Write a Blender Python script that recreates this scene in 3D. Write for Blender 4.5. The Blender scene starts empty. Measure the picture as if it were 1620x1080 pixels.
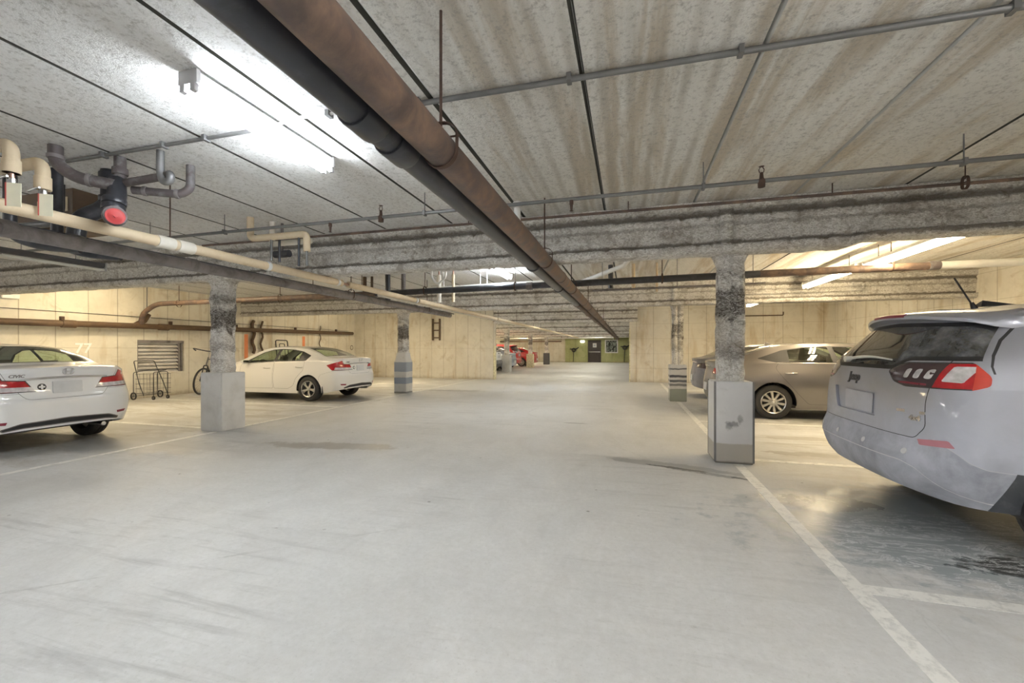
import bpy, bmesh, math, random
from mathutils import Vector, Matrix, noise
random.seed(7)
SC = bpy.context.scene
COL = SC.collection
PI = math.pi
# ------------------------------------------------------------------ camera / world / exposure
CA = math.atan(184 / 666)
cam = bpy.data.cameras.new('camera'); cam.sensor_width = 36; cam.lens = 36 * 666 / 1620
cam.shift_y = 12 / 1620; cam.clip_start = .05; cam.clip_end = 200
cam_o = bpy.data.objects.new('camera', cam); COL.objects.link(cam_o)
cam_o.location = (0, 0, 1.35); cam_o.rotation_euler = (PI / 2, 0, CA)
SC.camera = cam_o
SC.view_settings.view_transform = 'Standard'; SC.view_settings.look = 'None'
SC.view_settings.gamma = 1; SC.view_settings.use_curve_mapping = False
SC.view_settings.exposure = 2.4
w = bpy.data.worlds.new('world'); SC.world = w; w.use_nodes = True
w.node_tree.nodes['Background'].inputs[0].default_value = (.5, .5, .55, 1)
w.node_tree.nodes['Background'].inputs[1].default_value = .02
try:
    SC.cycles.use_denoising = True; SC.cycles.max_bounces = 10; SC.cycles.diffuse_bounces = 6
    SC.cycles.sample_clamp_indirect = 6; SC.cycles.transparent_max_bounces = 12
except Exception: pass
# lamp colours and strengths; every fitting below uses one of these
COOL = ((.88, .94, 1.0), 23.0)
WARM = ((1.0, .80, .50), 25.0)
FAR = ((1.0, .95, .80), 40.0)
FILL = ((1.0, .98, .96), 24.0)  # fill strength, for unseen strip lights added around the viewpoint
H_C = 3.08          # ceiling height
# ------------------------------------------------------------------ materials
class NT:
    def __init__(s, name):
        s.m = bpy.data.materials.new(name); s.m.use_nodes = True
        s.n = s.m.node_tree; s.b = s.n.nodes['Principled BSDF']
    def N(s, t, **k):
        nd = s.n.nodes.new(t)
        for a, v in k.items(): setattr(nd, a, v)
        return nd
    def L(s, a, b): s.n.links.new(a, b)
    def val(s, x):
        return x
    def put(s, inp, v):
        if hasattr(v, 'links') or hasattr(v, 'is_output'): s.L(v, inp)
        else: inp.default_value = v
    def math(s, op, a, b=None, c=None, clamp=False):
        nd = s.N('ShaderNodeMath', operation=op, use_clamp=clamp)
        s.put(nd.inputs[0], a)
        if b is not None: s.put(nd.inputs[1], b)
        if c is not None: s.put(nd.inputs[2], c)
        return nd.outputs[0]
    def pos(s):
        return s.N('ShaderNodeNewGeometry').outputs['Position']
    def obj(s):
        return s.N('ShaderNodeTexCoord').outputs['Object']
    def sep(s, v):
        nd = s.N('ShaderNodeSeparateXYZ'); s.L(v, nd.inputs[0]); return nd.outputs
    def mapv(s, v, scale=(1, 1, 1), loc=(0, 0, 0)):
        nd = s.N('ShaderNodeMapping'); s.L(v, nd.inputs[0])
        nd.inputs['Scale'].default_value = scale; nd.inputs['Location'].default_value = loc
        return nd.outputs[0]
    def noise(s, v, scale=5, detail=4, rough=.55, dist=0):
        nd = s.N('ShaderNodeTexNoise'); s.L(v, nd.inputs['Vector'])
        nd.inputs['Scale'].default_value = scale; nd.inputs['Detail'].default_value = detail
        nd.inputs['Roughness'].default_value = rough; nd.inputs['Distortion'].default_value = dist
        return nd.outputs['Fac']
    def voro(s, v, scale=5, feat='F1'):
        nd = s.N('ShaderNodeTexVoronoi', feature=feat); s.L(v, nd.inputs['Vector'])
        nd.inputs['Scale'].default_value = scale
        return nd.outputs['Distance']
    def ramp(s, f, a, b, lo=0.0, hi=1.0):
        nd = s.N('ShaderNodeMapRange', clamp=True); s.L(f, nd.inputs[0])
        nd.inputs[1].default_value = a; nd.inputs[2].default_value = b
        nd.inputs[3].default_value = lo; nd.inputs[4].default_value = hi
        return nd.outputs[0]
    def mix(s, f, a, b, mode='MIX'):
        nd = s.N('ShaderNodeMix', data_type='RGBA', blend_type=mode)
        s.put(nd.inputs[0], f)
        s.put(nd.inputs[6], tuple(a) + (1,) if isinstance(a, (tuple, list)) and len(a) == 3 else a)
        s.put(nd.inputs[7], tuple(b) + (1,) if isinstance(b, (tuple, list)) and len(b) == 3 else b)
        return nd.outputs[2]
    def bump(s, h, strength=.5, dist=.01):
        nd = s.N('ShaderNodeBump'); s.L(h, nd.inputs['Height'])
        nd.inputs['Strength'].default_value = strength; nd.inputs['Distance'].default_value = dist
        s.L(nd.outputs[0], s.b.inputs['Normal'])
    def col(s, c): s.put(s.b.inputs['Base Color'], c)
    def rough(s, c): s.put(s.b.inputs['Roughness'], c)

def plain(name, c, rough=.5, metal=0., coat=0., var=.08, scale=6, bump=0., emit=None):
    t = NT(name)
    p = t.obj()
    n = t.noise(p, scale, 4)
    t.col(t.mix(t.ramp(n, .3, .7), tuple(x * (1 - var) for x in c), tuple(min(1, x * (1 + var)) for x in c)))
    t.b.inputs['Roughness'].default_value = rough; t.b.inputs['Metallic'].default_value = metal
    t.b.inputs['Coat Weight'].default_value = coat; t.b.inputs['Coat Roughness'].default_value = .06
    if bump: t.bump(t.noise(p, scale * 8, 4), .4, bump)
    if emit:
        t.b.inputs['Emission Color'].default_value = tuple(emit[0]) + (1,); t.b.inputs['Emission Strength'].default_value = emit[1]
    return t.m

def grime(name, c, dust, rough=.45, metal=0., amt=(.45, .65), scale=3, bump=0., coat=0.):
    """surface with irregular patches of a second colour (rust, dust, old paint)"""
    t = NT(name); p = t.pos()
    n = t.noise(p, scale, 6, .65, .4); f = t.ramp(n, *amt)
    t.col(t.mix(f, c, dust)); t.rough(t.ramp(n, amt[0], amt[1], rough, min(1, rough + .3)))
    t.b.inputs['Metallic'].default_value = metal
    t.b.inputs['Coat Weight'].default_value = coat
    if bump: t.bump(t.noise(p, scale * 12, 5), .5, bump)
    return t.m

def m_floor():
    t = NT('floor_concrete'); p = t.pos(); x, y, z = t.sep(p)[:3]
    big = t.noise(p, .45, 5, .6, .6); mid = t.noise(p, 2.2, 6, .65, .3); fine = t.noise(p, 24, 5, .7)
    c = t.mix(t.ramp(big, .35, .65), (.53, .535, .53), (.63, .64, .64))
    c = t.mix(t.ramp(mid, .42, .72, 0, .5), c, (.70, .705, .70))
    c = t.mix(t.ramp(fine, .35, .75, 0, .3), c, (.36, .36, .34))
    sw = t.noise(t.mapv(p, (1.2, .6, 1)), 1.1, 7, .72, 1.5); c = t.mix(t.ramp(sw, .5, .7, 0, .45), c, (.46, .465, .46)); c = t.mix(t.ramp(sw, .3, .44, .2, 0), c, (.76, .76, .75))
    aisle = t.math('MULTIPLY', t.ramp(x, -6.9, -6.3, 1, 0), 1); aisle = t.math('ADD', aisle, t.ramp(x, 1.3, 1.9), clamp=True)
    c = t.mix(t.math('MULTIPLY', aisle, t.ramp(t.noise(t.mapv(p, (.5, 1.3, 1)), 1.5, 6, .7, .8), .46, .62, 0, .6)), c, (.33, .305, .26))
    st = t.noise(t.mapv(p, (.5, 6, 1)), 1.3, 5, .7, .5)          # tyre streaks across the aisle
    band = t.noise(p, .35, 2)
    c = t.mix(t.math('MULTIPLY', t.ramp(st, .53, .68), t.ramp(band, .46, .60, 0, .45)), c, (.28, .285, .29))
    pit = t.noise(p, 55, 6, .8); c = t.mix(t.ramp(pit, .56, .68, 0, .5), c, (.34, .34, .33)); c = t.mix(t.ramp(pit, .30, .42, .35, 0), c, (.78, .78, .77))
    scr = t.noise(t.mapv(p, (1.4, 9, 1), (3, 1, 0)), 2.4, 8, .75, .4); c = t.mix(t.math('MULTIPLY', t.ramp(scr, .55, .64), t.ramp(t.noise(p, .7, 3), .45, .6, .05, .4)), c, (.38, .38, .375))
    sp = t.voro(p, 4.2); spn = t.noise(p, 3, 2)
    c = t.mix(t.math('MULTIPLY', t.ramp(sp, .045, .075, .8, 0), t.ramp(spn, .50, .56)), c, (.17, .17, .16))
    # damp areas, puddle marks, painted column and SUV shadow, dark patches under cars: centre x, y, half sizes, angle, colour, strength, roughness
    P = [(2.9, 3.85, 2.0, 1.0, .05, (.27, .31, .335), .85, .30), (2.35, 3.35, .35, .16, .2, (.07, .07, .065), .9, .08),  # first one: damp plus the bluish shadow of column and SUV, painted in
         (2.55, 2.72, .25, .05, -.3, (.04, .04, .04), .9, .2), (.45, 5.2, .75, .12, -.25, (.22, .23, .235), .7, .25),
         (.75, 5.0, .55, .06, -.35, (.16, .165, .17), .8, .2), (-4.0, 5.0, 1.0, .2, .15, (.27, .255, .23), .65, .3),
         (-6.9, 4.3, 1.7, .5, .1, (.33, .34, .34), .55, .22), (-8.4, 5.2, 1.3, .25, .2, (.30, .30, .29), .5, .25),
         (2.2, 6.2, .5, .12, 0, (.22, .19, .16), .6, .35), (2.6, 7.3, .6, .12, .1, (.25, .22, .18), .5, .35),
         (1.6, 4.3, .5, .25, .1, (.36, .35, .33), .4, .14), (-5.5, 12.7, 1.1, .2, .1, (.2, .2, .2), .6, .3),
         (-3.9, 21, .9, .14, 0, (.12, .12, .12), .8, .3), (-2.4, 20.2, 1.2, .12, 0, (.12, .12, .12), .8, .3),
         (.12, 1.62, .05, .045, .2, (.12, .11, .10), .95, .5), (.03, 1.72, .03, .02, .5, (.2, .19, .18), .8, .5),
         (-8.6, 9.6, 2.3, 1.0, 0, (.20, .19, .17), .55, .3), (3.6, 9.8, 2.2, 1.0, 0, (.2, .19, .17), .5, .3),  # dark brownish patches under the parked cars
         (-.9, 7.7, .25, .05, 0, (.17, .17, .17), .7, .4)]
    rg = t.ramp(mid, .35, .7, .52, .72)
    wob = t.noise(p, 4.5, 5, .65)
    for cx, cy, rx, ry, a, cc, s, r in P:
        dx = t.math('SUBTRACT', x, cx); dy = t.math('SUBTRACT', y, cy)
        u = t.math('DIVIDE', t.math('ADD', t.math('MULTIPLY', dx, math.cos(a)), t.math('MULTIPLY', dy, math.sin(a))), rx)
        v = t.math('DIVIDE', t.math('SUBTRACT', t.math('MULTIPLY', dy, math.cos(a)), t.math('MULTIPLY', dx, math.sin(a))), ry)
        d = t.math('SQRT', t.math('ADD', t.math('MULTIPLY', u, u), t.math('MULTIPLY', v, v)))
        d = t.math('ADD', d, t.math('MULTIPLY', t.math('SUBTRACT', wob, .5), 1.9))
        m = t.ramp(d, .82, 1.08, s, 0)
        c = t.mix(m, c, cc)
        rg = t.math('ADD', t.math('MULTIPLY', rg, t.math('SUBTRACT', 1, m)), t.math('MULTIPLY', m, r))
    sal = t.noise(t.mapv(p, (1.6, 5, 1), (2, 5, 0)), 1.6, 7, .7, 1.0); ds = t.math('SQRT', t.math('ADD', t.math('POWER', t.math('DIVIDE', t.math('SUBTRACT', x, 2.7), 1.5), 2.0), t.math('POWER', t.math('DIVIDE', t.math('SUBTRACT', y, 3.5), .75), 2.0)))
    c = t.mix(t.math('MULTIPLY', t.ramp(t.math('ABSOLUTE', t.math('SUBTRACT', sal, .5)), .004, .03, .75, 0), t.ramp(ds, .8, 1.1, 1, 0)), c, (.74, .75, .76))
    cr = t.voro(t.mapv(p, (1, 1, 1)), .16, 'DISTANCE_TO_EDGE')
    crn = t.math('ADD', cr, t.math('MULTIPLY', t.math('SUBTRACT', mid, .5), .02))
    c = t.mix(t.math('MULTIPLY', t.ramp(t.math('ABSOLUTE', crn), .0, .0012, .45, 0), t.ramp(big, .45, .6)), c, (.2, .2, .2))
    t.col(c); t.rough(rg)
    t.bump(t.math('ADD', t.math('MULTIPLY', fine, .5), mid), .12, .01)
    t.b.inputs['Specular IOR Level'].default_value = .5
    return t.m

def m_ceiling():
    t = NT('ceiling_plank_concrete'); p = t.pos(); x, y, z = t.sep(p)[:3]
    pl = t.math('FLOOR', t.math('DIVIDE', t.math('SUBTRACT', x, .75), 1.03))
    nd = t.N('ShaderNodeTexWhiteNoise', noise_dimensions='1D'); t.L(pl, nd.inputs['W']); rnd = nd.outputs['Value']
    big = t.noise(p, .8, 5, .6, .5); fine = t.noise(p, 30, 6, .75)
    st = t.noise(t.mapv(p, (3.4, .28, 1)), 1.4, 6, .6, .35)
    c = t.mix(rnd, (.74, .725, .68), (.86, .845, .79))
    c = t.mix(t.ramp(big, .35, .7, 0, .6), c, (.90, .885, .84))
    rt = t.ramp(x, -2.6, -.2)
    c = t.mix(t.math('MULTIPLY', t.ramp(st, .47, .62), t.math('ADD', .22, t.math('MULTIPLY', rt, .5))), c, (.48, .40, .29))
    c = t.mix(t.ramp(x, -2.0, -1.2, .55, 0), c, (.83, .84, .86))  # left part coloured cooler to offset warm bounced light
    rib = t.math('SINE', t.math('ADD', t.math('MULTIPLY', x, 2 * PI / .172), t.math('MULTIPLY', big, 2.2)))
    c = t.mix(t.math('MULTIPLY', t.math('MULTIPLY', t.ramp(rib, .1, 1, 0, .5), t.ramp(t.noise(p, .55, 3), .38, .55)), t.math('MULTIPLY', rt, t.ramp(x, .6, .8, 1, .25))), c, (.40, .36, .29))
    och = t.noise(t.mapv(p, (2.2, .5, 1), (9, 0, 0)), 1.1, 5, .6, .3)
    c = t.mix(t.math('MULTIPLY', t.ramp(och, .58, .72, 0, .6), t.ramp(x, 1.2, 2.2)), c, (.62, .50, .30))
    whn = t.noise(p, 3.5, 6, .7)
    c = t.mix(t.ramp(whn, .68, .78, 0, .5), c, (.92, .91, .89))
    c = t.mix(t.ramp(fine, .34, .5, .6, 0), c, (.32, .30, .27))
    t.col(c); t.rough(.9)
    t.bump(t.math('ADD', fine, t.math('MULTIPLY', t.noise(p, 75, 4), .6)), .8, .016)
    return t.m

def m_wall(name, a, b, vs=.6, hs=0.0, ho=1.38, axis=None, stain=(.45, .33, .17)):
    t = NT(name); p = t.pos(); x, y, z = t.sep(p)[:3]
    u = x if axis == 'x' else y
    big = t.noise(p, .9, 5, .6, .4); mid = t.noise(p, 5, 6, .65); fine = t.noise(p, 40, 4)
    c = t.mix(t.ramp(big, .35, .65), a, b)
    c = t.mix(t.ramp(mid, .5, .75, 0, .35), c, tuple(k * .72 for k in a))
    sx = t.noise(t.mapv(p, (1.5, 1.5, .25)), 1.7, 5, .6)
    c = t.mix(t.ramp(sx, .54, .72, 0, .6), c, stain)
    blot = t.noise(p, 1.6, 6, .7, .8); c = t.mix(t.ramp(blot, .56, .66, 0, .35), c, tuple(k * .8 for k in stain))
    # dirt creeping up from the floor
    edge = t.math('ADD', z, t.math('MULTIPLY', t.math('SUBTRACT', mid, .5), .35))
    c = t.mix(t.ramp(edge, .0, .14, .5, 0), c, (.28, .22, .13))
    def line(v, s, o, wd, st):
        f = t.math('PINGPONG', t.math('ADD', v, o), s / 2)
        return t.ramp(f, 0, wd, st, 0)
    wv = t.math('ADD', u, t.math('MULTIPLY', t.math('SUBTRACT', big, .5), .02))
    l1 = line(wv, vs, 100.0, .014, .7)
    c = t.mix(l1, c, (.22, .175, .11))
    zz = line(z, hs if hs else 40, (-ho if hs == 0 else 0.03), .010, .45)
    c = t.mix(zz, c, (.26, .21, .13))
    pin = t.voro(p, 2.2)
    c = t.mix(t.ramp(pin, .012, .02, .6, 0), c, (.2, .16, .1))
    t.col(c); t.rough(.85)
    t.bump(t.math('SUBTRACT', t.math('MULTIPLY', fine, .4), l1), .3, .008)
    return t.m

def m_spray(name='sprayed_fireproofing', bands=False):
    t = NT(name); p = t.pos()
    v = t.noise(t.mapv(p, (1, 1, 1.9)), 17, 7, .75, 1.6); v2 = t.noise(p, 2.6, 6, .68, .5); v3 = t.voro(t.mapv(p, (1, 1, 1.6)), 42); v4 = t.noise(p, 9, 5, .7, .6)
    c = t.mix(t.ramp(v, .40, .58), (.58, .55, .50), (.98, .965, .93))
    c = t.mix(t.ramp(v4, .56, .68, 0, .75), c, (.36, .31, .24))
    c = t.mix(t.ramp(v2, .52, .66, 0, .6), c, (.28, .235, .185))
    c = t.mix(t.ramp(v2, .26, .42, .55, 0), c, (.95, .945, .93))
    if not bands:   # darker lines along the creases of the beam profile
        z0 = t.math('ADD', t.sep(p)[2], t.math('MULTIPLY', t.math('SUBTRACT', v4, .5), .10))
        for a, w_ in ((2.93, .022), (2.592, .016), (2.80, .012)):
            f = t.ramp(t.math('ABSOLUTE', t.math('SUBTRACT', z0, a)), w_, w_ * 2.2, .75 if a != 2.80 else .35, 0)
            c = t.mix(f, c, (.13, .105, .075))
    if bands:
        z = t.sep(p)[2]; zz = t.math('ADD', z, t.math('MULTIPLY', t.math('SUBTRACT', v2, .5), .9))
        for a, b, w_ in ((1.70, 2.04, .95), (2.18, 2.28, .65), (1.26, 1.44, .5)):
            f = t.math('MULTIPLY', t.ramp(zz, a - .05, a + .03), t.ramp(zz, b - .03, b + .05, 1, 0))
            c = t.mix(t.math('MULTIPLY', f, t.ramp(v, .42, .6, w_, w_ * .4)), c, (.07, .052, .038))
    c = t.mix(t.ramp(v3, .02, .35, .35, 0), c, (.13, .11, .09))
    t.col(c); t.rough(.97)
    t.bump(t.math('ADD', v, t.math('MULTIPLY', v3, .6)), .8, .035)
    return t.m

def m_paint(name, c, metal=.0, dust=None, da=(.4, .7), rough=.32):
    t = NT(name); p = t.obj()
    fl = t.noise(p, 900, 1)
    base = t.mix(t.ramp(fl, .3, .7, 0, .12 if metal else 0), c, tuple(min(1, k * 1.3) for k in c))
    t.b.inputs['Metallic'].default_value = metal; t.b.inputs['Coat Weight'].default_value = .9
    t.b.inputs['Coat Roughness'].default_value = .05; t.rough(rough)
    if dust:
        z = t.sep(p)[2]; n = t.noise(p, 2.5, 6, .65, .3)
        f = t.math('MULTIPLY', t.ramp(n, *da), t.ramp(z, .4, 1.35, 1, .25))
        base = t.mix(f, base, dust)
        t.rough(t.ramp(f, 0, 1, .3, .8)); t.put(t.b.inputs['Coat Weight'], t.ramp(f, 0, .8, .9, .1))
        t.put(t.b.inputs['Metallic'], t.ramp(f, 0, .8, metal, 0))
    t.col(base)
    return t.m

def m_glass(name, tint, refl=.06, dirt=None):
    m = bpy.data.materials.new(name); m.use_nodes = True; n = m.node_tree; n.nodes.clear()
    o = n.nodes.new('ShaderNodeOutputMaterial'); tr = n.nodes.new('ShaderNodeBsdfTransparent'); g = n.nodes.new('ShaderNodeBsdfGlossy')
    tr.inputs[0].default_value = tuple(tint) + (1,); g.inputs['Roughness'].default_value = .03
    l0 = n.nodes.new('ShaderNodeLayerWeight'); l0.inputs[0].default_value = .5
    lw = n.nodes.new('ShaderNodeMath'); lw.operation = 'POWER'; lw.inputs[1].default_value = 4.0; n.links.new(l0.outputs['Facing'], lw.inputs[0])
    mx = n.nodes.new('ShaderNodeMixShader'); ad = n.nodes.new('ShaderNodeMath'); ad.operation = 'ADD'; ad.use_clamp = True
    ad.inputs[1].default_value = refl + .03; n.links.new(lw.outputs[0], ad.inputs[0])
    n.links.new(ad.outputs[0], mx.inputs[0]); n.links.new(tr.outputs[0], mx.inputs[1]); n.links.new(g.outputs[0], mx.inputs[2])
    out = mx.outputs[0]
    if dirt:
        d = n.nodes.new('ShaderNodeBsdfDiffuse'); d.inputs[0].default_value = tuple(dirt[0]) + (1,)
        tc = n.nodes.new('ShaderNodeTexCoord'); nz = n.nodes.new('ShaderNodeTexNoise'); nz.inputs['Scale'].default_value = 5
        nz.inputs['Detail'].default_value = 8; nz.inputs['Roughness'].default_value = .7
        n.links.new(tc.outputs['Object'], nz.inputs['Vector'])
        sp = n.nodes.new('ShaderNodeSeparateXYZ'); n.links.new(tc.outputs['Object'], sp.inputs[0])
        def M(op, a, b=None):
            q = n.nodes.new('ShaderNodeMath'); q.operation = op
            for i, v in enumerate((a, b)):
                if v is None: continue
                if isinstance(v, (int, float)): q.inputs[i].default_value = v
                else: n.links.new(v, q.inputs[i])
            return q.outputs[0]
        # area swept by the wiper stays clean: disc around its pivot
        dy = M('SUBTRACT', sp.outputs[1], .12); dz = M('SUBTRACT', sp.outputs[2], 1.24)
        dd = M('SQRT', M('ADD', M('MULTIPLY', dy, dy), M('MULTIPLY', M('MULTIPLY', dz, dz), 2.6)))
        mr = n.nodes.new('ShaderNodeMapRange'); n.links.new(dd, mr.inputs[0]); mr.inputs[1].default_value = .50; mr.inputs[2].default_value = .54
        mr.inputs[3].default_value = .08; mr.inputs[4].default_value = dirt[1]
        m2 = n.nodes.new('ShaderNodeMapRange'); n.links.new(nz.outputs['Fac'], m2.inputs[0]); m2.inputs[1].default_value = .35; m2.inputs[2].default_value = .65
        mx2 = n.nodes.new('ShaderNodeMixShader'); n.links.new(M('MULTIPLY', mr.outputs[0], m2.outputs[0]), mx2.inputs[0])
        n.links.new(out, mx2.inputs[1]); n.links.new(d.outputs[0], mx2.inputs[2]); out = mx2.outputs[0]
    n.links.new(out, o.inputs[0]); return m

def m_emit(name, c, s):
    m = bpy.data.materials.new(name); m.use_nodes = True; n = m.node_tree; n.nodes.clear()
    o = n.nodes.new('ShaderNodeOutputMaterial'); e = n.nodes.new('ShaderNodeEmission')
    e.inputs[0].default_value = tuple(c) + (1,); e.inputs[1].default_value = s
    n.links.new(e.outputs[0], o.inputs[0]); return m

def m_line():
    t = NT('worn_white_line_paint'); p = t.pos()
    n = t.noise(p, 14, 6, .7, .3); n2 = t.noise(p, 1.6, 4, .6)
    f = t.math('ADD', t.ramp(n, .48, .66), t.ramp(n2, .5, .75, 0, .6), clamp=True)
    t.col(t.mix(f, (.80, .80, .77), (.55, .555, .54))); t.rough(.5)
    return t.m

M = dict(
    floor=m_floor(), ceil=m_ceiling(), spray=m_spray(), flaky=m_spray('flaking_column_spray', True), line=m_line(),
    wall_l=m_wall('left_wall_concrete', (.70, .66, .56), (.80, .765, .67), .62, axis='y'),
    wall_r=m_wall('right_wall_concrete', (.70, .66, .57), (.80, .765, .68), .62, .6, axis='y'),
    wall_p=m_wall('partition_concrete', (.66, .62, .53), (.78, .745, .66), .6, axis='x'),
    wall_q=m_wall('right_partition_concrete', (.68, .64, .55), (.78, .745, .66), .66, .6, axis='x'),
    green=m_wall('green_lit_concrete', (.36, .38, .17), (.47, .48, .25), 1.2, axis='x', stain=(.2, .22, .1)),  # green tint of the far light put into the wall colour
    conc=grime('column_base_concrete', (.62, .62, .61), (.45, .44, .42), .7, amt=(.45, .8), scale=2.5, bump=.004),
    steel=plain('stainless_wrap', (.55, .55, .53), .22, 1.0, var=.2, scale=3),
    caulk=plain('white_joint_caulk', (.6, .6, .57), .8),
    gapm=plain('dark_joint', (.07, .07, .06), .9),
    brown=grime('rusty_brown_pipe', (.095, .066, .056), (.235, .155, .11), .5, amt=(.42, .66), scale=4.5, bump=.002),
    blackp=grime('black_cast_pipe', (.035, .037, .045), (.12, .12, .14), .32, amt=(.5, .85), scale=4),
    greyp=grime('dusty_grey_pipe', (.24, .22, .22), (.11, .095, .09), .5, amt=(.45, .7), scale=4),
    whitep=plain('white_plastic_pipe', (.74, .74, .72), .4),
    tanp=grime('tan_wall_pipe', (.085, .05, .028), (.14, .09, .05), .5, amt=(.4, .7), scale=5),
    beige=grime('beige_pipe_insulation', (.68, .56, .39), (.58, .46, .30), .7, amt=(.5, .75), scale=8, bump=.002),
    wrap=plain('cream_fabric_wrap', (.76, .72, .64), .8, bump=.003),
    copper=plain('copper_pipe', (.40, .25, .19), .35, .8, var=.2),
    galv=plain('galvanised_conduit', (.20, .20, .20), .5, .5, var=.15),
    rust=plain('rusty_rod', (.085, .05, .037), .7, .2, var=.3, scale=20),
    iron=grime('iron_drain', (.13, .11, .11), (.30, .30, .31), .5, .2, (.5, .75), 9, .001),
    red=plain('red_plastic_cap', (.42, .03, .03), .4),
    tag=plain('cream_tag_card', (.80, .77, .60), .6), tagred=plain('red_tag_edge', (.6, .12, .1), .6),
    white=plain('white_enamel', (.78, .78, .77), .35), grey=plain('grey_enamel', (.42, .42, .43), .4),
    cool=m_emit('cool_tube_glow', *COOL), warm=m_emit('warm_tube_glow', *WARM), far=m_emit('far_tube_glow', *FAR), near=m_emit('fill_tube_glow', *FILL),
    off=plain('unlit_tube', (.75, .75, .72), .3),
    door=plain('dark_brown_door', (.055, .042, .04), .45), chrome=plain('chrome', (.75, .75, .76), .12, 1.0, var=.02),
    dark=plain('black_plastic', (.025, .025, .027), .45), darkg=plain('dark_grey_plastic', (.09, .09, .095), .5),
    tyre=plain('tyre_rubber', (.035, .033, .032), .75, bump=.001), alloy=plain('silver_alloy', (.62, .60, .57), .3, .85, var=.05),
    alloyd=plain('dark_alloy', (.06, .06, .06), .35, .6), seat=plain('grey_cloth_seat', (.17, .155, .135), .9),
    redl=plain('red_lens', (.42, .008, .015), .12, coat=1., var=.3, scale=14), clear=plain('clear_lens', (.62, .60, .62), .12, coat=1., var=.25, scale=22),
    smoke=plain('smoked_lens', (.07, .045, .05), .12, coat=1.), orange=plain('orange_red_lens', (.62, .05, .03), .15, coat=1.),
    refl=plain('dusty_red_reflector', (.42, .17, .20), .4), darkred=plain('dark_red_reflector', (.22, .02, .04), .3),
    plate=plain('blank_plate', (.62, .63, .64), .45), plated=plain('dusty_plate', (.46, .47, .51), .6),
    glass=m_glass('green_tinted_glass', (.80, .90, .76), .04), glassj=m_glass('dusty_rear_glass', (.16, .17, .15), .10, ((.42, .44, .48), .42)),
    glassd=m_glass('dark_glass', (.12, .13, .12), .08),
    p_white=m_paint('white_car_paint', (.80, .81, .82)), p_white2=m_paint('pearl_white_paint', (.80, .79, .77)),
    p_taupe=m_paint('taupe_metallic_paint', (.21, .195, .19), .75),
    p_jeep=m_paint('dusty_silver_paint', (.38, .395, .45), .6, (.46, .485, .56), (.25, .6)),
    p_grey=m_paint('dusty_grey_paint', (.12, .12, .14), .5, (.36, .36, .40), (.25, .55)),
    p_red=m_paint('red_car_paint', (.55, .02, .025)), p_blue=m_paint('pale_blue_paint', (.40, .45, .55), .5),
    jbump=grime('dusty_bumper_plastic', (.27, .285, .33), (.47, .49, .56), .75, amt=(.35, .65), scale=3.5),
    clad=grime('wet_black_cladding', (.05, .055, .065), (.13, .14, .16), .35, amt=(.5, .8), scale=5),
    louv=grime('weathered_louvre', (.78, .76, .73), (.52, .48, .43), .55, amt=(.45, .75), scale=3),
    orangep=plain('orange_wall_paint', (.75, .27, .12), .7), yellow=plain('yellow_edge_paint', (.72, .68, .46), .7, var=.3, scale=12),
    blackw=plain('black_wire', (.04, .035, .03), .4), screen=None)
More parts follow.
